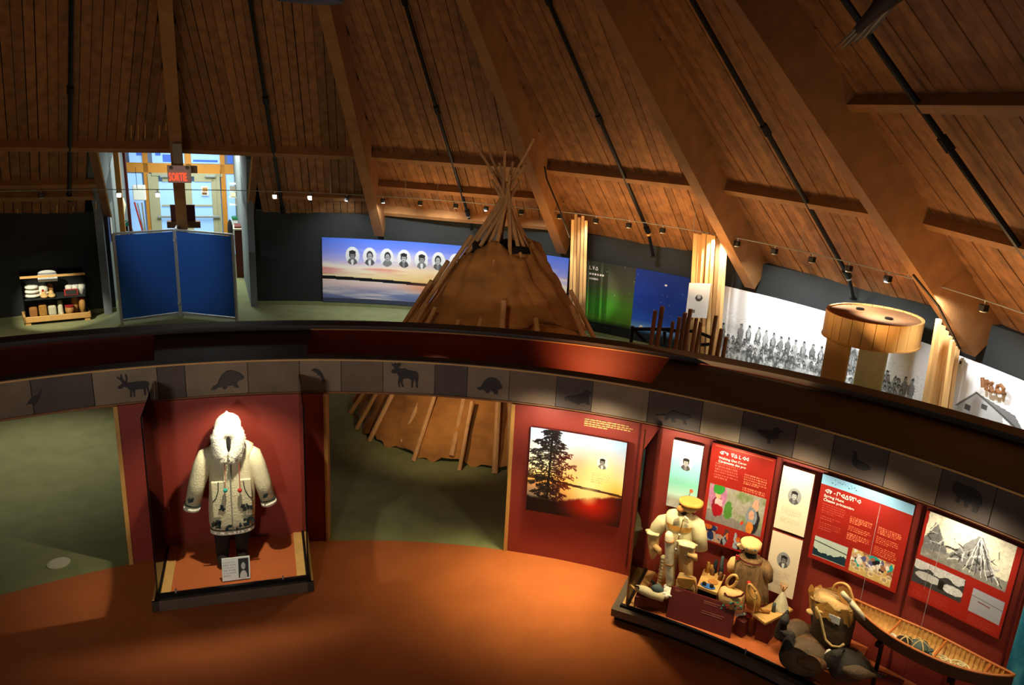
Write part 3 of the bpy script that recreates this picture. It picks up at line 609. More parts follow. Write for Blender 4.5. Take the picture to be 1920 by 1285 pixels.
# ================================================================ murals on the outer wall
# sunset over the lake with portraits
cv = Cv(460, 118, seed=4)
cv.grad([(0, (.30, .44, .86)), (.2, (.50, .56, .93)), (.34, (.74, .72, .93)), (.44, (1, .93, .86)), (.54, (1, .95, .80)), (.60, (1, .88, .68))])
n1 = cv.noise(6, 9, 5, 1); cv.mix(np.clip((n1 - .5) * 5, 0, 1) * np.clip(1 - abs(cv.y - .4) * 3.5, 0, 1), (1, .96, .9)); cv.mix(np.clip((cv.noise(4, 12, 4, 9) - .55) * 4, 0, 1) * (cv.y > .3) * (cv.y < .56), (.95, .62, .6))
sl = .58 + .11 * cv.x / cv.A; sun = np.clip(1 - np.hypot((cv.x / cv.A - .47) * 3, (cv.y - sl) * 2.4), 0, 1); cv.mix(sun * .7, (1, .8, .45))
wat = cv.y > sl + .05
g = Cv(460, 118); g.grad([(.6, (1, .9, .82)), (.72, (.92, .80, .80)), (.84, (.5, .54, .72)), (1, (.34, .4, .6))]); n2 = g.noise(5, 14, 5, 3); g.mix(np.clip((n2 - .5) * 4, 0, 1) * .8, (.93, .88, .88)); cv.a[wat] = g.a[wat]
cv.mix(((cv.y > sl - .005 + .02 * n1) & (cv.y <= sl + .055 - .02 * cv.x / cv.A)) * 1.0, (.06, .05, .08)); cv.mix(np.clip(1 - np.hypot((cv.x / cv.A - .47) * 5, (cv.y - sl - .09) * 8), 0, 1) * .8, (.95, .5, .25))
for i in range(12):
    if i in (7, 8, 9, 10): continue
    xpx = 661 + 32.3 * i; az = oncyl(xpx, 478 + i * 1.2, AX, 14.34)[0]; u = (az + 6.6) / 32.2 * cv.A; cv.portrait(u, .265 + (.02 if i == 11 else 0), .108, .14, .9, seed=i + 2)
cv.rect(0, .93, 99, 1, (.25, .27, .36))
panel('sunset_mural', 'long purple and orange lake sunset mural with a row of oval black and white portraits', -6.6, 25.6, 2.25, 0.13, cv, 'mural', 14.33, .05, 'a', 'black', m=PRS)
# northern lights and blue night
cv = Cv(100, 122, seed=5); cv.grad([(0, (.20, .21, .18)), (.3, (.32, .33, .22)), (.6, (.36, .55, .16)), (.8, (.35, .5, .12)), (.88, (.1, .12, .09)), (1, (.08, .09, .08))])
cv.mix(np.clip(1 - np.hypot((cv.x - .25) * 1.8, (cv.y - .62) * 3.2), 0, 1) * .8, (.22, .68, .14)); cv.mix(np.clip(.9 - 2 * np.hypot(cv.x - .1, cv.y - .4), 0, 1) * .5, (.12, .16, .12))
for i in range(16): cv.ell(cv.r.uniform(0, .82), cv.r.uniform(0, .75), .006, .006, (1, 1, .95), cv.r.uniform(.2, .8), .8)
cv.rect(0, .87, 1, .9, (.05, .06, .05))
t = panel('northern_lights_mural', 'dark mural panel of green northern lights over a black shore', 27.7, 34.35, 2.27, 0.13, cv, 'mural', 14.33, .05, 'a', 'black', m=PRS)
fr = Fr(pa(28.4, 14.32, 2.02), 28.4); syllabics(t, 0, 0, .10, 4, seed=5, fr=fr)
for z_, wd in ((1.88, .5), (1.74, .3)):
    mb = MB(); 
    for j in range(6): mb.box((.0 + j * wd / 6 + .03, 0, z_ - 2.02), (wd / 6 * .7, .008, .055), fr)
    obj('lettering', mb, M['letter'], t)
cv = Cv(100, 122, seed=6); cv.grad([(0, (.1, .2, .5)), (.4, (.12, .28, .72)), (.7, (.2, .42, .88)), (.8, (.55, .75, .95)), (.84, (.3, .5, .7)), (.88, (.1, .15, .15)), (1, (.08, .1, .1))])
cv.mix(np.clip((cv.noise(3, 4, 4, 2) - .4) * 2, 0, 1) * .4, (.1, .15, .45))
for i in range(16): cv.ell(cv.r.uniform(0, .82), cv.r.uniform(0, .7), .006, .006, (.9, .95, 1), cv.r.uniform(.2, .8), .8)
cv.ell(.47, .16, .018, .016, 1.0); cv.ell(.16, .8, .03, .03, (1, 1, .9))
panel('night_sky_mural', 'deep blue starry night sky mural beside the green northern lights panel', 34.35, 41.2, 2.27, 0.13, cv, 'mural', 14.33, .05, 'a', 'black', m=PRS)
# black and white crowd
cv = Cv(440, 150, .97, seed=7); AR = cv.A
cv.mix(np.clip(1 - abs(cv.y - .5) * 8, 0, 1) * (cv.x / AR < .12) * .35, .6); cv.mix((cv.y > .62) * .35 * (cv.noise(30, 14, 3, 4) + .3), .35)
def stand(cv, x, y, h, dk, br):
    lo = .55 if dk < .4 else .3
    cv.ell(x, y + .78 * h, .12 * h, .34 * h, lo, .85, .3); cv.ell(x, y + .42 * h, .135 * h, .26 * h, dk + .18, .9, .3); cv.line(x - .12 * h, y + .3 * h, x - .1 * h, y + .62 * h, .045 * h, dk, .8); cv.line(x + .12 * h, y + .3 * h, x + .1 * h, y + .62 * h, .045 * h, dk + .1, .8)
    if br > .6: cv.ell(x, y + .36 * h, .06 * h, .16 * h, br, .85, .4); cv.line(x, y + .24 * h, x + .01 * h, y + .5 * h, .02 * h, .2, .7)
    cv.ell(x, y + .1 * h, .06 * h, .085 * h, .42, 1, .3); cv.ell(x + .004, y + .12 * h, .042 * h, .06 * h, .66, 1, .4); cv.ell(x, y + .04 * h, .06 * h, .04 * h, .2, .9, .3)
A0, A1 = 45.2, 69.0
def U(xp, yp): a, z = oncyl(xp, yp, AX, 14.34); return (a - A0) / (A1 - A0) * AR, (2.26 - z) / 2.14
x_, y_ = U(1603, 655); cv.poly([(x_ - .3, y_ + .35), (x_ - .05, y_ - .02), (x_ + .08, y_), (x_ + .3, y_ + .35)], .6, .9)
for i in range(7): cv.line(x_ - .3 + .09 * i, y_ + .35, x_, y_, .01, .35)
r = random.Random(3)
for xp, yp in [(1357, 605), (1391, 606), (1406, 610), (1424, 613), (1438, 618), (1452, 624), (1466, 630), (1480, 632), (1493, 637), (1509, 640), (1526, 644), (1542, 649), (1575, 655), (1590, 664), (1606, 672), (1617, 675), (1628, 678), (1637, 679), (1647, 686), (1665, 693), (1700, 705), (1713, 709)]:
    x, y = U(xp, yp); stand(cv, x, y, .30, r.choice([.22, .3, .38, .5, .25]), r.choice([.9, .8, .5, .35]))
for row in range(3):
    for i in range(34):
        xp = 1362 + i * 10.5 + r.uniform(-3, 3); yp = np.interp(xp, [1360, 1700], [628, 716]) + row * 11 + r.uniform(-2, 3)
        if xp > 1690: continue
        x, y = U(xp, yp); d = r.choice([.3, .45, .6, .75, .88]); cv.ell(x, y + .09, .05, .07, d, .85, .4); cv.line(x - .04, y + .12, x + .04, y + .14, .012, .3, .6); cv.ell(x + r.uniform(-.03, .03), y + .1, .02, .04, 1 - d * .6, .8, .4); cv.ell(x, y, .022, .028, .25, 1, .2); cv.ell(x + .003, y + .006, .014, .018, .62, 1, .3)
cv.mix(np.clip((cv.noise(70, 30, 2, 8) - .55) * 3, 0, 1) * (cv.y > .62) * .5, .15)
cv.warp(0, .3, AR, 1, .007, 1.2, 3)
panel('crowd_photo_mural', 'overexposed black and white photo mural of a large standing and seated crowd', A0, A1, 2.26, 0.12, cv, 'mural', 14.33, .05, 'a', 'black', m=PRS)
# second black and white mural with a house
cv = Cv(160, 150, .96, seed=8); A0, A1 = 71.4, 79.5; AR = cv.A
cv.grad([(.45, .96), (.6, .8), (1, .6)])
def hp(xp, yp): a, z = oncyl(xp, yp, AX, 14.34); return (a - A0) / (A1 - A0) * AR, (2.26 - z) / 2.14
cv.poly([hp(1788, 755), hp(1812, 728), hp(1838, 750), hp(1833, 790), hp(1780, 780)], .72); cv.poly([hp(1812, 728), hp(1850, 755), hp(1862, 800), hp(1835, 760)], .5); cv.line(*hp(1787, 757), *hp(1812, 728), .012, .35); cv.line(*hp(1812, 728), *hp(1860, 790), .014, .3)
for q in ((1800, 756), (1818, 750), (1806, 775), (1822, 775)): x, y = hp(*q); cv.rect(x - .02, y - .02, x + .02, y + .03, .3)
cv.mix(np.clip((cv.noise(30, 30, 3, 5) - .5) * 3, 0, 1) * (cv.y > .7) * .4, .3)
t = panel('house_photo_mural', 'black and white photo mural of a gabled house at far right', 71.4, 86, 2.26, 0.12, cv, 'mural', 14.33, .05, 'a', 'black', m=PRS)
fr = Fr(pa(75.0, 14.2, 1.9), 78); mb = MB()
for pts in ([(1842, 708), (1843, 727)], [(1850, 712), (1849, 730), (1856, 733)], [(1861, 717), (1857, 724), (1860, 734), (1867, 735)], [(1872, 722), (1869, 729), (1873, 737), (1880, 737), (1882, 729), (1876, 722), (1872, 724)], [(1848, 722), (1854, 716)]):
    mb.tube(pxt(fr, pts), .035, 6)
tag(obj('carved_wooden_characters', mb, M['darkwood']), 'row of small brown carved characters mounted on the white mural at right', 'lettering')
mb = MB(); fr = Fr(pa(71.0, 14.25, 0), 70); q = fr.px(1802, 680); mb.box((q[0], 0, q[1]), (.1, .02, .22), fr); tt = tag(obj('wall_notice', mb, M['paper'], bevel=.01), 'tiny white notice high on the wall beside the right pine boards', 'notice')
mb = MB(); mb.box((0, -.012, 0.11), (.04, .01, .06), Fr(tuple(np.array(tt['_o'])), 70)); obj('symbol', mb, M['metal'], tt)

# ================================================================ pine board bundles
def bundle(name, label, Yd, boards, wpx, dep=.1, grp=None):
    mbs = []; loc = None
    for i, (xt, yt, xb, yb) in enumerate(boards):
        Y = Yd + .16 * ((i * 3) % 4) - .15; a = np.array(PY(xt, yt, Y)); b = np.array(PY(xb, yb, Y)); d = (b - a); d = d / abs(d[2]); b = a + d * a[2]; b[2] = 0; w_ = wpx * (Y / FW[1]) / F0 * .9
        X = np.array([w_ / 2, 0, 0]); Dp = np.array([0, dep, 0]); mb = MB(); X = X * .82; mb.hexa([tuple(q) for q in (b - X, b + X, b + X + Dp, b - X + Dp, a - X, a + X, a + X + Dp, a - X + Dp)]); mbs.append(mb)
        if loc is None: loc = (b[0], b[1], 0)
    t = thing(name, label, 'wooden boards', loc)
    for mb in mbs: obj('plank', mb, M['pine'], t)
    return t
bundle('pine_board_cluster', 'tall cluster of pale pine boards standing right behind the tipi', 22.3, [(1074, 412, 1068, 624), (1080, 402, 1075, 624), (1086, 408, 1081, 626), (1093, 405, 1087, 627), (1099, 414, 1094, 628), (1091, 424, 1090, 626)], 6.8)
bundle('pine_board_cluster', 'cluster of tall pine boards carrying a small white portrait placard', 19.4, [(1305, 438, 1294, 640), (1313, 440, 1302, 640), (1321, 438, 1309, 645), (1330, 440, 1318, 650), (1338, 442, 1327, 650), (1346, 446, 1334, 655), (1354, 450, 1341, 655), (1361, 456, 1348, 655)], 8.0)
bundle('pine_board_cluster', 'leaning cluster of pine boards under the right-most rafter foot', 14.3, [(1763, 600, 1737, 755), (1770, 612, 1746, 758), (1776, 622, 1754, 760), (1783, 632, 1763, 765), (1790, 640, 1772, 770), (1797, 652, 1781, 775)], 9.5)
f = Fr(PY(1309, 565, 19.18), 0); a = f.px(1293, 531); b = f.px(1325, 597); cv = Cv(32, 66, .96, seed=3); cv.ell(.25, .42, .08, .1, .3); cv.ell(.25, .38, .045, .06, .75); cv.rect(.1, .78, .2, .86, .5)
t = thing('portrait_placard', 'white placard with a small oval portrait fixed to the pine boards', 'placard', f.w(0, 0, 0)); mb = MB(); mb.box(((a[0] + b[0]) / 2, .02, (a[1] + b[1]) / 2), (b[0] - a[0], .03, a[1] - b[1]), f); obj('board', mb, M['paper'], t)
graphic('print', cv, lambda u, v: f.w(a[0] + (b[0] - a[0]) * u, 0, a[1] + (b[1] - a[1]) * v), t)

# ================================================================ dark log posts and railing
t = thing('log_post_display', 'group of short dark upright logs with black rails in front of the blue mural', 'log display', (4.4, 18.0, 0))
for i, (x, y, w_) in enumerate([(1229, 583, 8), (1242, 575, 9), (1262, 603, 7), (1275, 595, 8), (1285, 587, 8), (1295, 580, 8), (1306, 597, 7), (1314, 604, 7), (1343, 592, 8), (1353, 617, 8), (1362, 632, 8), (1348, 640, 7)]):
    p = PY(x, y, 18.0 + .18 * (i % 3)); rr = w_ / 2 * 18.6 / F0; q = (p[0] - .03 * p[2], p[1], 0); mb = MB(); mb.tube([q, p], rr, 10); obj('log', mb, M['darkwood'], t)
for pts in [((1186, 612), (1183, 645)), ((1187, 617), (1262, 618)), ((1190, 620), (1210, 640)), ((1250, 620), (1300, 621)), ((1313, 625), (1336, 634)), ((1314, 647), (1336, 645)), ((1246, 622), (1246, 645))]:
    mb = MB(); mb.tube([PY(*pts[0], 18.5), PY(*pts[1], 18.5)], .045, 6); obj('rail', mb, M['metal'], t)

# ================================================================ round birch kiosk
KZ = 2.9; kp = P(1640, 589, KZ); KR = .93
t = thing('birch_kiosk', 'round birch plywood kiosk with a drum-shaped top on curved legs', 'kiosk', (kp[0], kp[1], 0))
n = 26
for i in range(n):      # staves round the drum
    mb = MB(); a0 = 2 * PI * i / n + .006; a1 = 2 * PI * (i + 1) / n - .006; v = []
    for rr in (KR, KR - .05):
        for a in (a0, (a0 + a1) / 2, a1):
            for z in (KZ - .52, KZ): v.append((kp[0] + rr * math.cos(a), kp[1] + rr * math.sin(a), z))
    mb.add(v, [(0, 2, 3, 1), (2, 4, 5, 3), (6, 7, 9, 8), (8, 9, 11, 10), (1, 3, 9, 7), (3, 5, 11, 9), (0, 6, 8, 2), (2, 8, 10, 4), (0, 1, 7, 6), (4, 10, 11, 5)]); obj('plank', mb, M['birch'], t)
mb = MB(); mb.lathe((kp[0], kp[1], KZ - .07), [(0, 0), (KR - .04, 0), (KR - .04, .04), (0, .04)], 48); obj('top', mb, M['darkwood'], t)
mb = MB(); mb.lathe((kp[0], kp[1], KZ - .54), [(KR - .06, 0), (KR + .015, 0), (KR + .015, .03), (KR - .06, .03)], 48); obj('rim', mb, M['edge'], t)
for q in (P(1613, 578, KZ), P(1667, 596, KZ)): mb = MB(); mb.lathe((q[0], q[1], KZ - .03), [(0, 0), (.08, 0), (.08, .03), (0, .03)], 12); obj('fitting', mb, M['metal'], t)
for a0, a1, mm in ((178, 223, 'birch'), (36, 76, 'duffle')):
    mb = MB(); v0 = []; R1_ = KR - .06
    rings_ = []
    for k in range(9):
        a = math.radians(a0 + (a1 - a0) * k / 8); rings_.append([(kp[0] + rr * math.cos(a), kp[1] + rr * math.sin(a), z) for rr, z in ((R1_, 0), (R1_, KZ - .5), (R1_ - .06, KZ - .5), (R1_ - .06, 0))])
    mb.loft(rings_); obj('leg', mb, M[mm], t)

# ================================================================ tipi
TP = np.array([-.30, 16.45]); TZ = 4.72; TR = 3.0
def tp(a, z, k=1.0, R=TR):     # a degrees: 0 towards the camera, growing to the right
    a = math.radians(a); rr = R * (1 - z / TZ) * k + .03; return (TP[0] + rr * math.sin(a), TP[1] - rr * math.cos(a), z)
t = thing('tipi', 'full size tipi of smoked brown canvas over peeled poles', 'tipi', (TP[0], TP[1], 0))
def nz(a, z): return .045 * math.sin(a * .21 + z * 3) + .04 * math.sin(a * .083 - z * 5 + 1) + .022 * math.sin(a * .5 + z * 9) + .03 * math.sin(a * .13 + z * 11) * math.sin(z * 2.3)
mb = MB(); rg = []
for j in range(29):
    row = []
    for i in range(120):
        a = 3 * i; z0 = .05 + .05 * math.sin(a * .35) + .04 * math.sin(a * .9 + 1); z = z0 + (3.62 + .07 * math.sin(math.radians(a * 2 + 40)) - z0) * j / 28
        aa = math.radians(a); rr = TR * (1 - z / TZ) + .05 + nz(a, z) * (1 - .3 * j / 28) + .05 * max(0, math.sin(math.radians(15 * i))) * (1 - j / 28); row.append((TP[0] + rr * math.sin(aa), TP[1] - rr * math.cos(aa), z))
    rg.append(row)
mb.loft(rg, cap=False); obj('cover', mb, M['hide'], t, smooth=True)
mb = MB(); rg = []
for j in range(16):            # upper overlapping flap with a folded lapel
    row = []
    for i in range(50):
        a = -62 + 170 * i / 49; z = 2.2 + .25 * math.sin(a * .05) + (3.78 + .16 * math.sin(a * .07 + 2.6) - 2.2 - .25 * math.sin(a * .05)) * j / 15; aa = math.radians(a); rr = TR * (1 - z / TZ) + .13 + nz(a * 1.3, z * 1.2) * 1.0; row.append((TP[0] + rr * math.sin(aa), TP[1] - rr * math.cos(aa), z))
    rg.append(row)
mb.loft(rg, cap=False, closed=False); o = obj('upper_cover', mb, M['hide'], t, smooth=True); sm = o.modifiers.new('thick', 'SOLIDIFY'); sm.thickness = .02
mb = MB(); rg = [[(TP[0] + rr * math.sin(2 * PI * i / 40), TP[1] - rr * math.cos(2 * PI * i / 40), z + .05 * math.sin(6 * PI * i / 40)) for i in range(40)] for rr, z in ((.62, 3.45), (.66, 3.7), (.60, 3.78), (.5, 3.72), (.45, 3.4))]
mb.loft(rg, cap=False); obj('smoke_hole_shade', mb, M['dark'], t, smooth=True)  # dark sleeve standing in for the shade inside the open top
crs = np.array([TP[0], TP[1], TZ])
tips = {0: (877, 247), 3: (1002, 259), 6: (918, 287), 9: (947, 282), 12: (962, 303), 2: (985, 308), 14: (936, 305)}
for k in range(16):
    a = math.radians(k * 22.5 + 8); b = np.array([TP[0] + (TR + .02) * math.sin(a), TP[1] - (TR + .02) * math.cos(a), 0]); cz = crs + np.array([.09 * math.cos(a * 2.3), .09 * math.sin(a * 1.7), 0])
    if k in tips:
        e = np.array(PY(*tips[k], TP[1] + .3 * math.cos(k)))
    else:
        e = cz + (cz - b) / np.linalg.norm(cz - b) * (.25 + .2 * (k % 3))
    b2 = cz + (b - cz) * .97
    mb = MB(); mb.tube([tuple(b2), tuple(cz), tuple(e)], [.055, .042, .028], 8); obj('pole', mb, M['pole'], t)
for a, z0, z1, rr in [(-101, 0, 3.3, .05), (-78, 0, 3.95, .05), (-62, 0, 2.6, .045), (-50, 0, 2.6, .05), (-27, 0, 2.5, .045), (-10, 0, 1.2, .04), (2, 0, 2.9, .06), (7, 0, 2.3, .055), (24, 0, 2.6, .05), (38, 0, 1.7, .05), (62, 0, 2.7, .05), (80, 0, 2.9, .05), (-90, 0, 2.9, .05)]:
    mb = MB(); mb.tube([tp(a, z0, 1.06), tp(a + 1.5, z1, 1.12 + .05 * z1)], rr, 8); obj('outer_pole', mb, M['pole'], t)

# ================================================================ track lighting cable and lamps
mb = MB(); mb.tube([pa(a, 13.0, 3.8) for a in range(-60, 96, 2)], .012, 5, True)
cab = obj('lighting_cable', mb, M['alu']); tag(cab, 'thin curved cable carrying the small spotlights around the gallery', 'cable')
first = None
def spot_proto(lit):
    t = thing('cable_spotlight', '', 'spotlight', (0, 0, 0)); mb = MB(); mb.box((0, 0, -.13), (.13, .11, .12)); obj('lamp_head', mb, M['metal'], t, bevel=.01)
    mb = MB(); mb.lathe((0, 0, -.205), [(0, 0), (.055, 0), (.055, .02), (0, .02)], 10); obj('lens', mb, M['lampon'] if lit else M['paper'], t)
    mb = MB(); mb.tube([(0, 0, 0), (0, 0, -.08)], .012, 5); obj('bracket', mb, M['alu'], t)
    if lit: mb = MB(); mb.box((0, -.06, -.13), (.11, .02, .07)); obj('bright_face', mb, M['lampon'], t)
    return t
def dup(root, loc, rz=0.0):
    r = root.copy(); C.objects.link(r); r.location = Vector(loc) * S; r.rotation_euler = (0, 0, rz)
    for ch in list(root.children): c = ch.copy(); C.objects.link(c); c.parent = r
    return r
on_, off_ = spot_proto(True), spot_proto(False); used_on = used_off = False
lits = [(222, 'lit spotlight glowing over the left edge of the entrance opening'), (295, 'lit spotlight glowing in front of the entrance door'), (515, 'lit spotlight just right of the entrance opening'), (581, 'lit spotlight second to the right of the entrance opening')]
for x, lab in lits:
    a = oncyl(x, 357 + (x > 400) * 2, AX, 13.0)[0]; o = on_ if not used_on else dup(on_, (0, 0, 0)); used_on = True; o.location = Vector(pa(a, 13.0, 3.8)) * S; o.rotation_euler = (0, 0, -math.radians(a)); o['label'] = lab
SPL = {75: 'dark cable spotlight at far left above the glass vitrine'}
for i_, x in enumerate((650, 718, 788, 855, 912, 978)): SPL[x] = ('first', 'second', 'third', 'fourth', 'fifth', 'sixth')[i_] + ' dark cable spotlight from the left over the sunset mural'
for i_, x in enumerate((1050, 1118, 1180, 1243)): SPL[x] = ('first', 'second', 'third', 'fourth')[i_] + ' dark cable spotlight from the left between the two pine clusters'
for i_, x in enumerate((1383, 1453, 1523, 1592, 1665, 1748, 1845)): SPL[x] = ('first', 'second', 'third', 'fourth', 'fifth', 'sixth', 'last')[i_] + ' dark cable spotlight from the left over the crowd photo mural'
for x in (75, 650, 718, 788, 855, 912, 978, 1050, 1118, 1180, 1243, 1383, 1453, 1523, 1592, 1665, 1748, 1845):
    y = float(np.interp(x, [0, 222, 650, 912, 1180, 1383, 1592, 1845], [350, 352, 362, 376, 412, 450, 500, 575])); a = oncyl(x, y, AX, 13.0)[0]; o = off_ if not used_off else dup(off_, (0, 0, 0)); used_off = True
    o.location = Vector(pa(a, 13.0, 3.8)) * S; o.rotation_euler = (0, 0, -math.radians(a)); o['label'] = SPL[x]; o['group'] = 'dark cable spotlights'
for i_, x in enumerate((257, 415, 620, 700, 760, 820, 1300, 1500, 1700)):
    y = float(np.interp(x, [0, 222, 650, 912, 1180, 1383, 1592, 1845], [350, 352, 362, 376, 412, 450, 500, 575])); a = oncyl(x, y, AX, 13.0)[0]; p = pa(a, 13.0, 3.8); mb = MB(); mb.tube([p, (p[0], p[1], 4.4)], .007, 4)
    tag(obj('cable_hanger', mb, M['alu']), ('first', 'second', 'third', 'fourth', 'fifth', 'sixth', 'seventh', 'eighth', 'ninth')[i_] + ' hair thin vertical cable wire counted from the left', 'wire', 'spotlight cable wires')

# sprinkler pipes under each roof facet
def sprinkler(k, end, lab, tail=None, ring=False):
    m, t_, s, n, L, Hs = facet(k); off = n * .22
    pts = [tuple(m + s * q + off) for q in (17.0, 12, 8, 5.0, end)]
    t = thing('sprinkler_pipe', lab, 'pipe', pts[-1]); mb = MB(); mb.tube(pts, .05, 8); obj('pipe', mb, M['pipe'], t)
    for q in (12.2, 8.4, 5.1, end + .1): mb = MB(); p = m + s * q + off; mb.tube([tuple(p - s * .12), tuple(p + s * .12)], .075, 8); obj('coupling', mb, M['pipe'], t)
    if tail: 
        mb = MB(); e = np.array(pts[-1]); d = np.array(tail); mb.tube([tuple(e), tuple(e + d)], .045, 8); obj('tail_pipe', mb, M['pipe'], t)
        mb = MB(); mb.tube([tuple(e + d * .02), tuple(e + d * .12)], .062, 8); obj('orange_band' if ring else 'pale_band', mb, M['edge'] if ring else M['alu'], t)
        mb = MB(); mb.box(tuple(e + d), (.12, .12, .06)); obj('nozzle', mb, M['pipe'], t)
sprinkler(-1, .9, 'black sprinkler pipe down the roof left of the entrance')
sprinkler(0, .3, 'black sprinkler pipe down the roof just right of the entrance')
sprinkler(1, .7, 'black sprinkler pipe running down behind the tipi poles', (.1, .45, -.55))
sprinkler(2, .9, 'black sprinkler pipe ending in an orange band above the green mural', (.28, .35, -.75), True)
sprinkler(3, .7, 'black sprinkler pipe ending above the crowd photo mural', (.3, .25, -.55))
sprinkler(4, .3, 'black sprinkler pipe at the far right of the roof')
p0 = np.array(V(2)); 
mb = MB(); fr = Fr(tuple(p0), 20); mb.tube([PY(1021, 312, 20.6), PY(1025, 335, 20.6), PY(1050, 395, 20.9), PY(1068, 445, 21.2)], .022, 6)
tag(obj('conduit', mb, M['pipe']), 'thin black conduit bent down beside the rafter behind the tipi', 'conduit')
mb = MB(); mb.tube([PY(1712, 515, 13.6), PY(1760, 575, 13.5), PY(1800, 655, 13.3)], .022, 6)
tag(obj('conduit', mb, M['pipe']), 'thin black conduit along the right-most rafter foot', 'conduit')
f = Fr(PY(1697, 498, 14.4), 35); mb = MB(); mb.box((0, 0, 0), (.14, .1, .3), f); tag(obj('junction_box', mb, M['glulam'], bevel=.01), 'small brown box on the side of the right rafter', 'box')
# ================================================================ entrance: sign, screens, vestibule contents
def pbox(fr, x0, y0, x1, y1, dy, th): return rect_px(MB(), x0, y0, x1, y1, dy, th, fr)
EF = Fr(PY(340, 330, 20.7), -20)
t = thing('exit_sign', 'grey exit sign reading SORTIE in glowing red letters', 'sign', EF.w(0, 0, 0)); obj('housing', pbox(EF, 314, 311, 358, 343, 0, .12), M['signbox'], t, bevel=.01)
q = EF.px(317, 339, -.02); q2 = EF.px(355, 339, -.02); text_obj('lettering', 'SORTIE', EF.w(q[0] - .0, -.02, q[1]), EF.X, (0, 0, 1), .30, M['sortie'], t, .01, sx=(q2[0] - q[0]) / (.30 * 3.62))
for x in (321, 351): mb = MB(); a = EF.px(x, 315, -.06); mb.ball((a[0], -.06, a[1]), .05, 8, 6, EF); obj('lamp', mb, M['alu'], t)
EF2 = Fr(PY(364, 318, 22.6), -20)
t = thing('exit_sign', 'small white exit sign tucked behind the right edge of the larger one', 'sign', EF2.w(0, 0, 0)); obj('housing', pbox(EF2, 357, 311, 370, 325, 0, .06), M['paper'], t, bevel=.005)
q = EF2.px(359.5, 322.5, -.01); text_obj('lettering', 'E', EF2.w(q[0], -.01, q[1]), EF2.X, (0, 0, 1), .18, M['red2'], t, .006)
JF = Fr(PY(332, 288, 20.4), -22); mb = pbox(JF, 323, 269, 342, 307, 0, .2)
tag(obj('speaker_box', mb, M['grey'], bevel=.02), 'pale grey box fixed to the rafter above the exit sign', 'box')
KF = Fr(PY(345, 400, 25.0), -22)
t = thing('information_stand', 'dark wooden stand with two black screens behind the blue divider', 'stand', KF.w(0, 0, -2.2))
obj('post', pbox(KF, 337, 300, 349, 470, .05, .25), M['darkwood'], t); obj('screen', pbox(KF, 320, 384, 336, 425, -.1, .08), M['maroon'], t, bevel=.01); obj('screen', pbox(KF, 350, 384, 366, 418, -.1, .08), M['maroon'], t, bevel=.01)
obj('shelf', pbox(KF, 313, 416, 376, 428, -.2, .35), M['darkwood'], t, bevel=.01); mb = MB(); mb.tube([KF.w(*(lambda q: (q[0], -.3, q[1]))(KF.px(334, 430))), KF.w(*(lambda q: (q[0], -.3, q[1]))(KF.px(342, 412)))], .03, 6); obj('bracket', mb, M['alu'], t)
LF = Fr(vx(xl + .03, 1.5, 0), -22 + 0)
def vbox(mbx, x, y, z, dx, dy, dz): mbx.box((x, y, z), (dx, dy, dz), VF); return mbx
for i, (yy, mm, lab) in enumerate([(.2, 'pane2', 'narrow blue and white poster nearest on the grey vestibule wall'), (.9, 'paper', 'narrow white poster on the grey vestibule wall behind the blue one')]):
    mb = vbox(MB(), xl + .03, yy, 2.45, .04, .45, 1.0); o = obj('wall_poster', mb, M['maroon']); tag(o, lab, 'poster'); mb = vbox(MB(), xl + .055, yy, 2.45, .01, .38, .92); obj('print', mb, M['blue'] if i == 0 else M['paper'], o)
# notice on the door, things on the left of the screen
o = obj('door_notice', pbox(SF, 377, 349, 391, 367, -.07, .015), M['paper']); tag(o, 'white sheet with a brown picture taped on the right door', 'notice'); obj('print', pbox(SF, 380, 352, 389, 359, -.08, .008), M['bark'], o); obj('print', pbox(SF, 379, 361, 388, 365, -.08, .008), M['darkwood'], o)
SF2 = Fr(vx(0, DV - 1.0, 0), -22)
o = obj('paper_shade', pbox(SF2, 249, 348, 273, 376, -.1, .3), M['paper'], bevel=.03); tag(o, 'square cream paper board hanging before the left side window', 'board')
o = thing('cleaning_poles', 'red and grey broom handles leaning in the left side window', 'brooms', SF2.w(*(lambda q: (q[0], -.1, 0))(SF2.px(260, 430))))
for (x0, y0, x1, y1), mm in [((252, 379, 268, 436), 'red2'), ((258, 381, 270, 436), 'alu'), ((266, 380, 273, 436), 'grey')]: mb = MB(); mb.tube(pxt(SF2, [(x0, y0), (x1, y1)], -.1), .03, 6); obj('handle', mb, M[mm], o)
CF_ = Fr(vx(xl + .6, 4.6, 0), -22)
mb = MB(); mb.loft(rings(CF_, [(372, 227, 232, .1), (385, 226, 236, .2), (400, 227, 234, .22), (412, 226, 232, .2), (422, 226, 229, .1)], 12, ripple=.08)); tag(obj('hanging_coat', mb, M['duffle'], smooth=True), 'crumpled cream coat hanging on the left side of the entrance', 'coat')
t = thing('folding_chair', 'teal and grey folding chair half hidden behind the blue divider', 'chair', CF_.w(0, 0, 0)); obj('seat', rect_px(MB(), 229, 413, 243, 424, -.1, .06, CF_), M['teal'], t); obj('backrest', rect_px(MB(), 226, 424, 240, 440, -.1, .06, CF_), M['dark'], t)
for a, b in (((228, 424), (244, 410)), ((226, 432), (250, 438)), ((240, 412), (252, 440))): mb = MB(); mb.tube(pxt(CF_, [a, b], -.14), .02, 6); obj('frame', mb, M['alu'], t)
mb = MB(); mb.tube([vx(xl + .42, 3.0, 0), vx(xl + .42, 3.0, 5.0)], .05, 10); tag(obj('red_vertical_pipe', mb, M['maroon']), 'dark red vertical pipe beside the grey entrance wall', 'pipe')
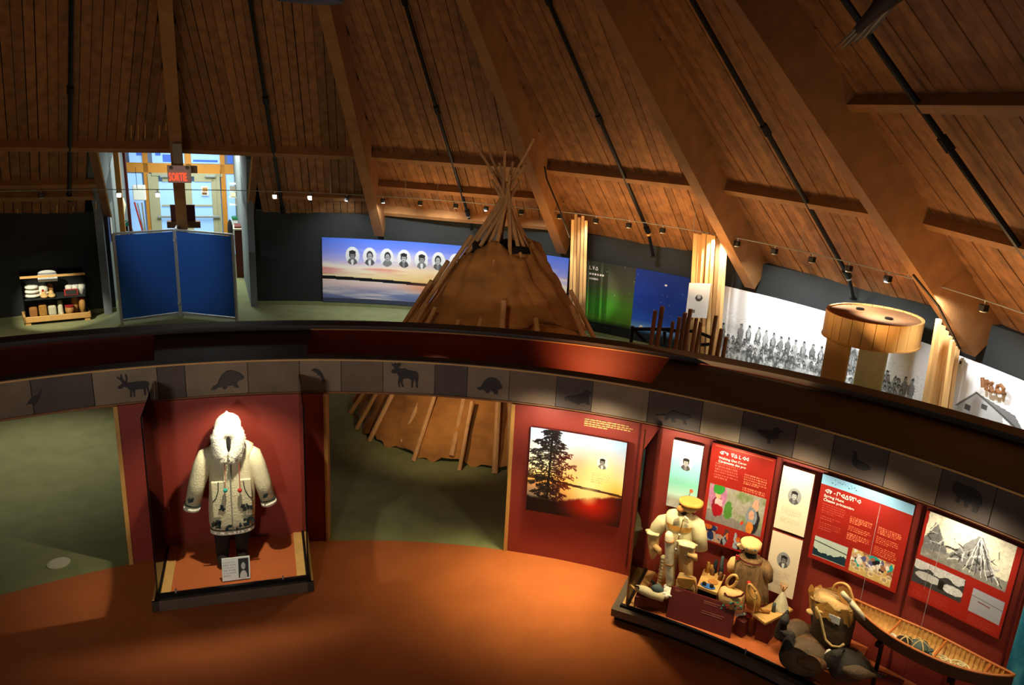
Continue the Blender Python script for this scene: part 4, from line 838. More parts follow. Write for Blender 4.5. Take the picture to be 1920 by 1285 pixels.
mb = vbox(MB(), xl + .2, 2.8, 2.5, .16, .16, 5.0); tag(obj('oak_post', mb, M['oak']), 'honey wooden post beside the red pipe at the entrance', 'post')
# right side: shelves with papers
RF = Fr(vx(xr - .5, DV - 1.4, 0), -22)
t = thing('leaflet_shelf', 'white leaflet shelves with a green top in the right side window', 'shelf', RF.w(0, 0, 0))
for y in (344, 357, 369, 383): obj('shelf', rect_px(MB(), 430, y, 457, y + 2.5, -.1, .25, RF), M['paper'], t)
for i, (x0, y0, x1, y1, mm) in enumerate([(431, 349, 441, 357, 'grey'), (444, 350, 454, 357, 'alu'), (432, 361, 442, 369, 'duffle'), (447, 362, 452, 369, 'blue'), (441, 373, 456, 383, 'grey')]): obj('leaflet', rect_px(MB(), x0, y0, x1, y1, -.12, .04, RF), M[mm], t)
obj('cabinet', rect_px(MB(), 436, 412, 459, 470, -.15, .4, RF), M['paper'], t, bevel=.01); obj('cabinet_top', rect_px(MB(), 435, 408, 460, 412, -.18, .46, RF), mat('green_laminate', '1f7a4c', 0.5), t)
mb = MB(); mb.ball((*(lambda q: (q[0], -.3, q[1]))(RF.px(431, 428)),), (.1, .1, .4), 10, 8, RF); tag(obj('dark_bag', mb, M['dark'], smooth=True), 'dark bag beside the white leaflet cabinet', 'bag')
BX = Fr(P(457, 521, 0), -20); a = BX.px(444, 521); b = BX.px(468, 432); 
t = thing('low_wooden_desk', 'dark red desk end with a pale top right of the blue divider', 'desk', BX.w(0, 0, 0)); mb = MB(); mb.box(((a[0] + b[0]) / 2, .45, b[1] / 2), (b[0] - a[0], .9, b[1]), BX); obj('body', mb, M['maroon'], t)
mb = MB(); mb.box(((a[0] + b[0]) / 2, .45, b[1] + .03), (b[0] - a[0] + .08, .96, .05), BX); obj('top', mb, M['duffle'], t); mb = MB(); mb.box(((a[0] + b[0]) / 2 , .5, b[1] + .09), (b[0] - a[0], .8, .06), BX); obj('ledge', mb, M['maroon'], t)

# blue folding divider
pL, pM, pR = P(226, 603, .1), P(339, 588, .1), P(446, 599, .1)
t = thing('folding_divider', 'two-leaf blue felt display divider in a grey frame before the entrance', 'divider', (pM[0], pM[1], 0))
def leaf(p, q, z0=.12, z1=2.62):
    p, q = np.array(p), np.array(q); d = q - p; d[2] = 0; L = np.linalg.norm(d); d /= L; nrm = np.array([d[1], -d[0], 0]); a_ = math.degrees(math.atan2(-d[1], d[0])); f = Fr((p[0], p[1], 0), a_)
    mb = MB(); mb.box((L / 2, 0, (z0 + z1) / 2), (L - .1, .05, z1 - z0 - .1), f); obj('felt_panel', mb, M['blue'], t)
    for x in (.03, L - .03): mb = MB(); mb.box((x, 0, (z1) / 2), (.07, .08, z1), f); obj('upright', mb, M['alu'], t, bevel=.01)
    for z in (z0, z1): mb = MB(); mb.box((L / 2, 0, z), (L - .06, .07, .06), f); obj('rail', mb, M['alu'], t, bevel=.01)
leaf(pL, pM); leaf(pM, pR); pB = (pM[0] - .35, pM[1] + 1.1, 0); leaf((pM[0], pM[1] + .06, 0), pB)
for z in (.4, 2.3): mb = MB(); mb.tube([(pM[0], pM[1] - .06, z), (pM[0], pM[1] - .06, z + .07)], .05, 8); obj('hinge', mb, M['alu'], t)

# small vitrine on the gallery floor at left
BF = Fr(P(46, 612, 0), 0); dx = np.array(P(172, 600, 0)) - np.array(P(46, 612, 0)); BF = Fr(P(46, 612, 0), math.degrees(math.atan2(-dx[1], dx[0]))); BL = float(np.linalg.norm(dx)); BD = .95
t = thing('glass_vitrine', 'small table vitrine with a pine tray base and glass box by the black wall', 'display case', BF.w(BL / 2, BD / 2, 0)); VT = t
for c_, d_ in (((BL / 2, .03, .16), (BL, .06, .16)), ((BL / 2, BD, .16), (BL, .06, .16)), ((.03, BD / 2, .16), (.06, BD, .16)), ((BL - .03, BD / 2, .16), (.06, BD, .16))): mb = MB(); mb.box(c_, d_, BF); obj('tray_side', mb, M['birch'], t, bevel=.01)
mb = MB(); mb.box((BL / 2, BD / 2, .12), (BL - .1, BD - .05, .04), BF); obj('tray_floor', mb, M['dark'], t)
for x in (.1, BL - .1):
    for y in (.1, BD - .1): mb = MB(); mb.box((x, y, .045), (.14, .14, .09), BF); obj('foot', mb, M['birch'], t)
GH = 1.22
for c_, d_ in (((BL / 2, .06, .2 + GH / 2), (BL - .12, .012, GH)), ((BL / 2, BD - .06, .2 + GH / 2), (BL - .12, .012, GH)), ((.07, BD / 2, .2 + GH / 2), (.012, BD - .12, GH)), ((BL - .07, BD / 2, .2 + GH / 2), (.012, BD - .12, GH)), ((BL / 2, BD / 2, .2 + GH), (BL - .1, BD - .1, .012))):
    mb = MB(); mb.box(c_, d_, BF); obj('glass_pane', mb, M['glass'], t)
mb = MB(); mb.box((BL / 2, .07, 1.36), (BL - .08, .05, .06), BF); obj('front_rail', mb, M['birch'], t)
mb = MB(); mb.box((BL / 2, BD / 2, .70), (BL - .16, BD - .2, .02), BF); obj('shelf', mb, M['black'], t)
mb = MB(); mb.box((BL / 2 - .1, BD / 2 + .1, 1.12), (.55, .3, .02), BF); obj('small_shelf', mb, M['glass'], t)
f = BF; mb = MB(); a0 = [(f.w(BL / 2 - .12 + .24 * math.cos(q), .3, 1.38 + .1 * math.sin(q))) for q in np.linspace(0, PI, 10)]; mb.plate([f.w(BL / 2 - .36, .3, 1.15), *a0[::-1], f.w(BL / 2 + .12, .3, 1.15)], tuple(f.Y * .03)); o = obj('price_placard', mb, M['paper']); tag(o, 'arched white placard on the top shelf of the small vitrine', 'placard')
cv = Cv(40, 24, .95, 3); cv.text(.1, .15, 1.45, 6, .12, .4, .6); graphic('print', cv, lambda u, v: f.w(BL / 2 - .34 + .44 * u, .295, 1.4 - .22 * v), o)
VX = BL / 2.15
class VF_:
    def w(s, x, y, z): return BF.w(x * VX, y, z)
VB = VF_()
def vit(name, mm, lab, cat, parts, grp=None, smooth=True):
    mb = MB()
    for c_, r_ in parts: mb.ball(c_, r_, 12, 8, VB)
    return tag(obj(name, mb, M[mm], smooth=smooth), lab, cat, grp)
for i in range(3): vit('folded_fur', 'fur', ['bottom', 'middle', 'top'][i] + ' white fur piece of the pile at the left of the vitrine shelf', 'fur', [((.38, .4, .77 + .12 * i), (.27 - .02 * i, .22, .065))])
vit('fur_hat', 'fur', 'round white fur hat with a red dot on the vitrine shelf', 'hat', [((.72, .5, .9), (.2, .18, .13)), ((.72, .5, .8), (.22, .2, .06))]); mb = MB(); mb.ball((.72, .32, .9), .04, 8, 6, VB); tag(obj('red_pompom', mb, M['red2'], smooth=True), 'red bead rosette on the white fur hat', 'rosette')
vit('moccasin', 'hide2', 'left tan moccasin of the pair on the vitrine shelf', 'moccasin', [((.74, .24, .76), (.13, .18, .06)), ((.74, .36, .80), (.09, .1, .09))]); vit('moccasin', 'hide2', 'right tan moccasin of the pair on the vitrine shelf', 'moccasin', [((.98, .24, .76), (.13, .18, .06)), ((.98, .36, .80), (.09, .1, .09))])
vit('mitten', 'hide', 'upright orange-brown mitten behind the moccasins', 'mitten', [((.98, .6, .88), (.11, .06, .17))])
t = thing('framed_card', 'small dark card in a red frame on the vitrine shelf', 'card', VB.w(1.25, .3, .71)); mb = MB(); mb.box((1.25, .3, .80), (.34, .03, .18), BF, tilt=-.3); obj('frame', mb, M['red2'], t); mb = MB(); mb.box((1.25, .28, .80), (.28, .02, .13), BF, tilt=-.3); obj('card', mb, M['featherdark'], t)
for i in range(3): 
    mb = MB(); mb.lathe((1.58 + .2 * i, .45, .71), [(0, 0), (.10, 0), (.11, .12), (.13, .14), (.13, .24), (.08, .27), (0, .27)], 14, VB); tag(obj('fur_slipper', mb, M['fur'], smooth=True), ['first', 'second', 'third'][i] + ' white fur topped slipper from the left at the right end of the vitrine shelf', 'slipper')
for i, (x, mm, lab) in enumerate([(.35, 'hide', 'brown leather bag at the left of the vitrine floor'), (.65, 'hide3', 'ochre leather bag standing in the vitrine'), (.95, 'duffle', 'pale rolled hide on the vitrine floor')]):
    mb = MB(); mb.box((x, .4, .30 + .03 * (i % 2)), (.26, .25, .30 + .06 * (i % 2)), VB); tag(obj('leather_bag', mb, M[mm], bevel=.05), lab, 'bag')
mb = MB(); mb.lathe((1.22, .4, .14), [(0, 0), (.12, 0), (.09, .12), (.08, .42), (0, .42)], 12, VB); mb.ball((1.22, .28, .2), (.09, .2, .07), 10, 6, VB); tag(obj('fur_boot', mb, M['duffle'], smooth=True), 'grey and cream tall boot in the middle of the vitrine', 'boot')
for i, (x, y, h, r_) in enumerate([(1.5, .3, .26, .15), (1.72, .5, .5, .13), (1.93, .3, .46, .11)]):
    mb = MB(); mb.lathe((x, y, .14), [(0, 0), (r_ * .8, 0), (r_, h * .5), (r_ * .9, h), (r_ * .75, h), (r_ * .7, h * .8), (0, h * .8)], 14, VB); o = obj('birch_basket', mb, M['bark'], smooth=True); tag(o, ['low wide birch bark basket at the front of the vitrine', 'tall birch bark basket at the back of the vitrine', 'tall narrow birch bark basket at the right end of the vitrine'][i], 'basket')
    mb = MB(); mb.lathe((x, y, .14 + h), [(r_ * .8, -.02), (r_ * .98, -.02), (r_ * .98, .02), (r_ * .8, .02)], 14, VB); obj('rim', mb, M['red2'], o)
# glints of hanging mobiles near the roof
for i_, (x, y0, y1) in enumerate([(233, 233, 240), (246, 235, 260), (259, 233, 260), (272, 232, 260), (299, 235, 258), (311, 230, 246), (33, 392, 400), (107, 385, 399), (137, 388, 396), (180, 378, 394)]):
    mb = MB(); mb.tube([PY(x, y0, 17.5), PY(x, y1, 17.5)], .008, 4); tag(obj('hanging_thread', mb, M['edge']), (('first', 'second', 'third', 'fourth', 'fifth', 'sixth')[i_] + ' glinting thread from the left above the entrance' if i_ < 6 else ('first', 'second', 'third', 'fourth')[i_ - 6] + ' glinting thread from the left above the glass vitrine'), 'thread', 'glinting threads')
# hanging bird, seen by its tail, and a round grey shape at the top edge
Yb = 7.5
t = thing('hanging_goose', 'dark grey hanging bird whose long tail and wing feathers reach into view', 'bird model', PY(1690, -60, Yb)); 
base = np.array(PY(1662, 8, Yb)); tip = np.array(PY(1566, 98, Yb))
for i in range(9):
    u = i / 8 - .5; e = tip + np.array([.05 * i - .05, .05 * i, .10 * (i / 8)]) + (base - tip) * (abs(u) * .25 + .07 * (i % 3)); b = base + np.array([.16 * u, 0, .12 * u]) * 1.6; d = e - b; s_ = np.array([.034, 0, .028]); up_ = np.array([0, -.012, 0])
    mb = MB(); mb.hexa([tuple(q) for q in (b - s_, b + s_, e + s_ * .7, e - s_ * .7, b - s_ + up_, b + s_ + up_, e + s_ * .7 + up_, e - s_ * .7 + up_)]); obj('feather', mb, M['duffle'] if i % 2 else M['grey'], t)
mb = MB(); rg = []
b0 = np.array(PY(1606, 58, Yb)); b1 = np.array(PY(1640, 22, Yb)); b2 = np.array(PY(1700, -40, Yb)); b3 = np.array(PY(1790, -120, Yb))
mb.tube([tuple(b0), tuple(b1), tuple(b2), tuple(b3)], [.06, .10, .24, .12], 12, flat=.6); obj('body', mb, M['plinth'], t, smooth=True)
mb = MB(); c0 = PY(568, -12, 9.0); mb.lathe(c0, [(0, -.08), (.42, -.06), (.47, 0), (.44, .1), (0, .2)], 32); mb.tube([c0, (c0[0], c0[1], 12)], .02, 6)
tag(obj('hanging_dish', mb, M['pipe']), 'dark round dish hanging at the very top of the hall', 'lamp')  # shape of unknown use, modelled as a dish

# ================================================================ parka case
CZ = .17; F = FR(-18.3, 7.14)
t = thing('parka_display_case', 'glass display case with a grey-brown plinth holding the white parka', 'display case', F.w(0, .6, 0)); 
W_ = 1.03; Dp = 1.38
for c_, d_ in (((0, .05, .08), (2 * W_, .1, .16)), ((-W_ + .05, Dp / 2, .08), (.1, Dp, .16)), ((W_ - .05, Dp / 2, .08), (.1, Dp, .16))): mb = MB(); mb.box(c_, d_, F); obj('plinth', mb, M['plinth'], t, bevel=.01)
mb = MB(); mb.box((0, Dp / 2 + .05, .085), (2 * W_ - .2, Dp - .12, .15), F); obj('case_floor', mb, M['orange2'], t)
for s_ in (-1, 1):
    mb = MB(); mb.box((s_ * (W_ - .16), Dp / 2 + .02, .17), (.12, Dp - .1, .02), F); obj('pale_strip', mb, M['birch'], t)
    mb = MB(); mb.box((s_ * (W_ - .075), Dp / 2, .18), (.04, Dp - .06, .05), F); obj('channel', mb, M['metal'], t)
    mb = MB(); mb.box((s_ * (W_ - .02), Dp / 2, .17), (.03, Dp - .06, .015), F); obj('edge_strip', mb, M['birch'], t)
    mb = MB(); mb.box((s_ * (W_ - .075), Dp / 2, 1.46), (.012, Dp - .08, 2.55), F); obj('glass_side', mb, M['glass'], t)
    mb = MB(); mb.box((s_ * (W_ - .075), .08, 1.46), (.018, .018, 2.55), F); obj('corner_post', mb, M['metal'], t)
mb = MB(); mb.box((0, .085, .185), (2 * W_ - .12, .05, .06), F); obj('channel', mb, M['metal'], t)
for x0, x1 in ((-W_ + .08, -.74), (-.735, .62), (.625, W_ - .08)):
    mb = MB(); mb.box(((x0 + x1) / 2, .085, 1.45), (x1 - x0, .012, 2.5), F); obj('glass_pane', mb, M['glass'], t)
for x in (-.737, .622): mb = MB(); mb.box((x, .08, .23), (.02, .03, .06), F); obj('glass_clip', mb, M['alu'], t)
# parka
PF = FR(-18.9, 7.95)
t = thing('white_parka', 'cream wool parka with a white fur hood on a dark mannequin', 'parka', PF.w(0, 0, .17))
mb = MB(); mb.loft(rings(PF, [(1001, 396, 478, .38), (985, 393, 479, .42), (960, 392, 480, .42), (930, 393, 480, .40), (900, 393, 477, .38), (880, 391, 475, .36), (862, 389, 475, .34), (846, 390, 476, .30), (838, 398, 466, .24), (832, 410, 454, .16)], 36, 2.6, .012, 2)); obj('coat_body', mb, M['duffle'], t, smooth=True)
mb = MB(); mb.loft(rings(PF, [(1003, 395, 479, .40), (1000, 395, 479, .41), (997, 395, 479, .40)], 36, 2.6), cap=False); obj('hem_trim', mb, M['fur'], t, smooth=True)
mb = MB(); mb.loft(rings(PF, [(995.5, 394.5, 479.2, .41), (993.5, 394.5, 479.2, .412)], 36, 2.6), cap=False); obj('hem_stripe', mb, M['thread'], t, smooth=True)
for pts, rr in (([(400, 846), (388, 855), (379, 874), (370, 905), (360, 951)], [.09, .125, .125, .115, .10]), ([(460, 842), (472, 852), (482, 874), (493, 905), (504, 940)], [.09, .125, .125, .115, .10])):
    mb = MB(); mb.tube(pxt(PF, pts), rr, 14); obj('sleeve', mb, M['duffle'], t, smooth=True)
    p, q = pxt(PF, pts[-2:]); p, q = np.array(p), np.array(q); d = (q - p) / np.linalg.norm(q - p); mb = MB(); mb.tube([tuple(q - d * .02), tuple(q + d * .03)], .112, 14); obj('cuff', mb, M['fur'], t, smooth=True); mb = MB(); mb.tube([tuple(q - d * .06), tuple(q - d * .045)], .113, 14); obj('cuff_stripe', mb, M['thread'], t)
# hood with a pointed top and a thick fur ruff
mb = MB(); mb.loft(rings(PF, [(836, 408, 452, .3, .04), (820, 403, 453, .36, .06), (805, 402, 453, .38, .06), (796, 406, 449, .36, .06), (789, 411, 442, .28, .05), (783, 416, 435, .18, .03), (778, 420, 430, .09, .01), (772, 423.5, 426, .03, .0)], 24, 2.2, .02)); obj('hood', mb, M['fur'], t, smooth=True)
ruff = [(426, 855), (417, 853), (413, 842), (411, 828), (411, 816), (417, 807), (428, 803), (439, 807), (445, 816), (445, 828), (443, 842), (439, 853), (430, 855)]
rnd = random.Random(5); mb = MB(); pp = pxt(PF, ruff, -.19); mb.tube(pp, .105, 14); o = obj('fur_ruff', mb, M['fur'], t, smooth=True, sub=1)
mb = MB(); 
for i in range(5200):      # fur hairs on the ruff
    s_ = rnd.uniform(0, len(pp) - 1.001); j = int(s_); u = s_ - j; c_ = np.array(pp[j]) * (1 - u) + np.array(pp[j + 1]) * u; tn = np.array(pp[j + 1]) - np.array(pp[j]); tn /= np.linalg.norm(tn); a_ = np.cross(tn, PF.Y); a_ /= np.linalg.norm(a_); th = rnd.uniform(0, 2 * PI); d = a_ * math.cos(th) + np.cross(tn, a_) * math.sin(th)
    b_ = c_ + d * .085; e_ = b_ + d * rnd.uniform(.015, .035) + tn * rnd.uniform(-.02, .02) + np.array([0, 0, -.012]); w_ = tn * .003; mb.add([tuple(b_ - w_), tuple(b_ + w_), tuple(e_)], [(0, 1, 2)])
obj('fur_hair', mb, M['fur'], t, kind='stuff')
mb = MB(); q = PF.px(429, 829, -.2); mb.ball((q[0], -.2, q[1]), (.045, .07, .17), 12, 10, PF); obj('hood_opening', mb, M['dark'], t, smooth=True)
mb = MB(); mb.tube(pxt(PF, [(430, 858), (432, 880), (434, 940), (437, 1000)], -.215), .006, 5); obj('zip', mb, M['alu'], t)
for pts in ([(409, 905), (409, 922), (405, 935), (399, 942)], [(456, 902), (459, 918), (466, 930), (473, 935)]):
    mb = MB(); mb.tube(pxt(PF, pts, -.205), .007, 5); obj('pocket_edge', mb, M['thread'], t)
for i, (x0, y0, x1, y1) in enumerate([(395, 905, 427, 970), (449, 900, 474, 966)]):
    fr_ = PF; a = fr_.px(x0, y0, -.2); b = fr_.px(x1, y1, -.2); mb = MB(); mb.box(((a[0] + b[0]) / 2, -.185, (a[1] + b[1]) / 2), (b[0] - a[0], .04, a[1] - b[1]), PF); obj('pocket', mb, M['duffle'], t, bevel=.015)
for i, x in enumerate((422, 449)):
    mb = MB(); mb.tube(pxt(PF, [(x - 1, 868), (x, 890), (x + .8, 918)], -.24), .005, 5); c_ = obj('drawcord', mb, M['red2'], t)
    q = PF.px(x + .5, 920, -.25); mb = MB(); mb.ball((q[0], -.25, q[1]), .03, 10, 7, PF); obj('pompom', mb, M['teal'] if i == 0 else M['red2'], c_, smooth=True)
# embroidered figures along the hem and on the pockets
mb = MB(); rnd = random.Random(9)
def motif(x, y, k):
    for j in range(k):
        q = PF.px(x + rnd.uniform(-5, 5), y + rnd.uniform(-5, 5), -.22); mb.box((q[0], -.216, q[1]), (rnd.uniform(.015, .045), .012, rnd.uniform(.015, .07)), PF)
for x, y, k in ((418, 956, 5), (459, 952, 6), (470, 956, 3), (410, 985, 9), (430, 990, 4), (447, 988, 3), (463, 980, 8), (472, 976, 5), (403, 984, 4)): motif(x, y, k)
obj('embroidery', mb, M['thread'], t)
for (x, y), g_ in (((357, 940), 1), ((499, 930), 1)):
    mb = MB(); 
    for j in range(6): q = PF.px(x + rnd.uniform(-4, 5), y + rnd.uniform(-4, 3), -.125); mb.box((q[0], -.125, q[1]), (.03, .02, .025), PF)
    obj('embroidery', mb, M['thread'], t)
mb = MB()
for x0, x1 in ((402, 434), (440, 470)): mb.loft(rings(PF, [(1000, x0, x1, .22), (1020, x0 + 1, x1 - 2, .2), (1046, x0 + 4, x1 - 4, .17)], 16)); 
obj('trousers', mb, M['dark'], t, smooth=True)
for x in (419, 455): q = PF.px(x, 1048, 0); mb = MB(); mb.ball((q[0], -.08, .25), (.08, .17, .08), 10, 8, PF); obj('boot', mb, M['dark'], t, smooth=True)
LFc = FR(-18.0, 7.42); a = LFc.px(415, 1053); b = LFc.px(470, 1088); t = thing('parka_label_card', 'white label card with a photo leaning in front of the parka', 'label', LFc.w((a[0] + b[0]) / 2, 0, .17))
mb = MB(); w_, h_ = b[0] - a[0], .31; mb.box(((a[0] + b[0]) / 2, .03, .17 + h_ / 2), (w_, .02, h_), LFc, tilt=-.25); obj('card', mb, M['paper'], t)
cv = Cv(60, 38, .9, 4); cv.text(.08, .15, .75, 6, .12, .45, .5); cv.rect(.93, .05, 1.5, .92, .15); cv.ell(1.2, .4, .12, .16, .7); cv.ell(1.2, .85, .2, .25, .8); cc, cs = math.cos(-.25), math.sin(-.25)
graphic('print', cv, lambda u, v: LFc.w(a[0] + w_ * u, .03 - .013 - (.5 - v) * h_ * cs * 1.0 - .002, .17 + h_ / 2 + (.5 - v) * h_ * cc), t)

# ================================================================ printed panels on the red wall
cv = Cv(200, 172, seed=11)
cv.grad([(0, (.66, .82, 1)), (.25, (.95, .97, 1)), (.45, (1, .95, .82)), (.56, (1, .84, .5)), (.62, (.98, .7, .35)), (.66, (.85, .62, .42)), (.8, (.55, .48, .42)), (1, (.1, .06, .05))])
gl = np.clip(1 - np.hypot((cv.x - .78) * 1.1, (cv.y - .66) * 1.3) * 1.3, 0, 1); cv.mix(gl * .9, (1, .72, .3)); cv.mix(np.clip(1 - np.hypot(cv.x - .76, cv.y - .6) * 3.2, 0, 1), (1, .97, .75))
cv.poly([(0, .555), (.3, .575), (.6, .6), (1.2, .615), (1.2, .64), (.6, .63), (.3, .6), (0, .6)], (.16, .07, .05), .85)
mm_ = np.clip((cv.y - (.78 - .12 * np.clip(cv.x - .4, 0, 1) * 2 + .05 * cv.noise(24, 2, 4, 2))) * 30, 0, 1); cv.mix(mm_, (.08, .04, .04)); rr_ = np.clip(1 - np.hypot((cv.x - .8) * 1.4, (cv.y - .8) * 2.0) * 1.5, 0, 1); cv.mix(rr_ * mm_, (.8, .12, .04)); cv.mix(np.clip(1 - np.hypot(cv.x - .76, cv.y - .69) * 7, 0, 1), (1, .9, .6))
rnd = random.Random(4)
cv.line(.27, .0, .25, .9, .03, (.06, .05, .05))
for i in range(1300):
    y = rnd.uniform(0, .82); wd = .08 + .27 * math.sin(min(y, .75) / .8 * 2.6) ** 1.2 * (1 - .25 * (y > .6)); lay = (math.sin(y * 52) + 1) / 2; x = .262 + rnd.uniform(-1, 1) * wd * (.45 + .55 * lay); red = max(0, (x - .25) * 2.2) * (1 if y > .25 else .3); cv.line(x, y, x + rnd.uniform(-.035, .035) + .02 * (1 if x > .26 else -1), y + rnd.uniform(-.005, .025), .012, (.07 + .5 * min(red, 1), .06 + .05 * red, .06), .85)
cv.portrait(.90, .28, .068, .078, .93, seed=21); cv.text(.78, .41, .24, 5, .026, (.8, .6, .5), .5)
cv.portrait(.90, .28, .068, .078, .93, seed=21)
t = panel('sunset_picture', 'large rounded sunset photo of a spruce tree on the red wall', 11.2, 20.75, 2.16, .82, cv, 'picture', 8.40)
t2 = thing('wall_caption', 'four lines of small pale lettering above the sunset photo', 'lettering', pr(16.5, 8.5, 2.2))
mb = MB(); rnd = random.Random(2)
for j in range(4):
    a_ = 16.3; end = (20.6, 21.0, 20.8, 18.6)[j]
    while a_ < end: l = rnd.uniform(.18, .5); mb.add(arc(8.50, 'r', a_, min(a_ + l, end), 2.36 - .033 * j, 2.375 - .033 * j, .02, 1).v, [(0, 1, 5, 4), (3, 7, 6, 2), (0, 3, 2, 1), (4, 5, 6, 7), (0, 4, 7, 3), (1, 2, 6, 5)]); a_ += l + .08
obj('lettering', mb, M['hide2'], t2)
cv = Cv(62, 116, seed=12); cv.grad([(0, (.78, .93, .95)), (.5, (.55, .82, .84)), (.62, (.5, .8, .72)), (.8, (.72, .86, .82)), (.88, (.65, .66, .6)), (1, (.72, .72, .68))]); cv.portrait(.27, .3, .12, .115, .95, seed=5); cv.text(.1, .53, .3, 3, .025, .6, .3); cv.line(.38, .85, .41, .68, .012, (.4, .3, .2)); cv.ell(.42, .69, .035, .03, (.85, .4, .2)); cv.mix(np.clip((cv.noise(10, 12, 3, 3) - .5) * 3, 0, 1) * (cv.y > .86) * .5, .4)
panel('portrait_poster', 'pale blue portrait panel behind the cap of the taller mannequin', 25.1, 27.9, 2.36, 1.36, cv, 'panel', 8.40)
RED = (.60, .13, .09)
cv = Cv(150, 170, RED, seed=13)
def kids(cv, x, y, s, cloth, skin=(.85, .65, .5)):
    cv.ell(x, y + s * .55, s * .3, s * .45, cloth, 1, .15); cv.ell(x, y, s * .17, s * .19, skin, 1, .2); cv.ell(x, y - s * .12, s * .17, s * .1, (.15, .1, .1), 1, .2)
def photo_kids(cv, x0, y0, x1, y1):
    k = cv.a.copy(); cv.rect(x0, y0, x1, y1, (.62, .6, .55)); cv.mix(np.clip((cv.noise(9, 9, 3, 4) - .45) * 3, 0, 1) * .7, (.4, .5, .25)); cv.poly([(x0, y1), (x0, y1 - .12), (x1, y1 - .06), (x1, y1)], (.5, .48, .46))
    cv.ell(x0 + .12, y0 + .1, .13, .14, (.7, .45, .6)); kids(cv, x0 + .13, y0 + .08, .24, (.45, .1, .15)); cv.ell(x0 + .13, y0 + .03, .08, .06, (.2, .55, .2)); cv.ell(x0 + .15, y0 + .17, .06, .05, (.85, .7, .7)); cv.ell(x0 + .14, y0 + .25, .08, .06, (.6, .05, .12)); cv.ell(x0 + .29, y0 + .22, .06, .09, (.3, .5, .2))
    kids(cv, x1 - .13, y0 + .1, .28, (.12, .12, .16)); cv.ell(x1 - .13, y0 + .08, .045, .05, (.8, .6, .5)); cv.ell(x1 - .17, y0 + .21, .08, .09, (.5, .55, .6)); cv.ell(x1 - .17, y0 + .2, .04, .045, (.8, .6, .5)); cv.ell(x1 - .17, y0 + .33, .05, .06, (.85, .5, .2)); cv.ell(x1 - .28, y0 + .3, .02, .02, (.95, .2, .1))
    m_ = (cv.x >= x0) & (cv.x <= x1) & (cv.y >= y0) & (cv.y <= y1); cv.a[~m_] = k[~m_]
cv.line(.05, .02, .85, .02, .006, (.8, .5, .3)); cv.text(.08, .18, .34, 6, .028, (.9, .6, .5), .6); cv.text(.5, .22, .33, 5, .022, (.95, .62, .45), .8); cv.text(.5, .35, .33, 4, .022, (.95, .62, .45), .8)
photo_kids(cv, .05, .40, .84, .78)
for x0, x1, sd in ((.05, .4, 3), (.48, .84, 8)):
    k = cv.a.copy(); r_ = random.Random(sd)
    for i in range(26): cv.ell(r_.uniform(x0, x1), r_.uniform(.83, .98), r_.uniform(.02, .06), r_.uniform(.02, .05), r_.choice([(.12, .1, .12), (.8, .4, .15), (.75, .6, .5), (.15, .2, .4), (.6, .65, .7), (.3, .2, .2)]))
    m_ = (cv.x >= x0) & (cv.x <= x1) & (cv.y >= .82) & (cv.y <= .98); cv.a[~m_] = k[~m_]
cv.warp(.05, .40, .84, .78, .012, .8, 2); cv.warp(.05, .83, .84, .98, .012, 1, 6)
t = panel('text_panel', 'red text panel with a photo of children between the two mannequins', 28.6, 34.3, 2.44, .98, cv, 'panel', 8.42)
syllabics(t, 29.4, 2.31, .045, 12, R=8.415); heading(t, 'Walking Out Ceremony', 29.35, 2.24, .046, R=8.415); heading(t, 'Cérémonie des premiers pas', 29.35, 2.19, .046, R=8.415)
for z1, z0, sd, lab in ((2.41, 1.53, 31, 'upper cream portrait panel with a round photo of a person in glasses'), (1.48, .61, 44, 'lower cream portrait panel with a round photo of a person in a cap')):
    cv = Cv(60, 100, (.93, .86, .74), seed=sd); cv.portrait(.3, .42, .13, .13, .6, seed=sd, dark=.15); cv.text(.1, .62, .38, 6, .022, (.7, .62, .5), .7); cv.text(.1, .79, .38, 4, .022, (.7, .62, .5), .7)
    panel('portrait_poster', lab, 35.08, 37.75, z1, z0, cv, 'panel', 8.38, mm='red')
cv = Cv(190, 190, RED, seed=14); AA = cv.A
cv.rect(0, 0, AA, .11, (.55, .75, .88)); 
for i in range(14): cv.ell(.12 + .02 * i + cv.r.uniform(-.01, .01), .03 + cv.r.uniform(0, .05), .005, .004, .1)
for (x, y, w_, n_) in ((.06, .32, .26, 5), (.06, .47, .24, 2), (.06, .54, .25, 4)): cv.text(x, y, w_, n_, .026, (.88, .52, .42), .6, .01)
for (x, y, n_) in ((.38, .36, 4), (.38, .47, 3), (.38, .55, 4), (.69, .36, 4), (.69, .47, 4), (.69, .58, 5)): cv.text(x, y, .25, n_, .021, (.92, .55, .38), .85)
cv.rect(.04, .72, .42, .95, (.72, .78, .74)); cv.line(.04, .775, .42, .81, .01, (.12, .14, .14)); cv.mix(((cv.x > .04) & (cv.x < .42) & (cv.y < .95) & (cv.y > .92 - .05 * cv.noise(14, 2, 3, 1) * 2 + .0)) * 1.0, (.1, .2, .25))
k = cv.a.copy(); cv.rect(.47, .68, .93, .97, (.8, .68, .42)); r_ = random.Random(5)
for i in range(60): cv.ell(r_.uniform(.48, .92), r_.uniform(.69, .86), r_.uniform(.015, .035), r_.uniform(.02, .04), r_.choice([(.1, .1, .12), (.9, .88, .85), (.35, .35, .55), (.1, .6, .6), (.6, .4, .3), (.75, .6, .5), (.15, .12, .12)]))
for i in range(9): cv.ell(.5 + .05 * i, .88 + .03 * math.sin(i * 2), .035, .03, (.88, .8, .62)); cv.ell(.5 + .05 * i, .88 + .03 * math.sin(i * 2), .025, .018, (.55, .45, .35), .6)
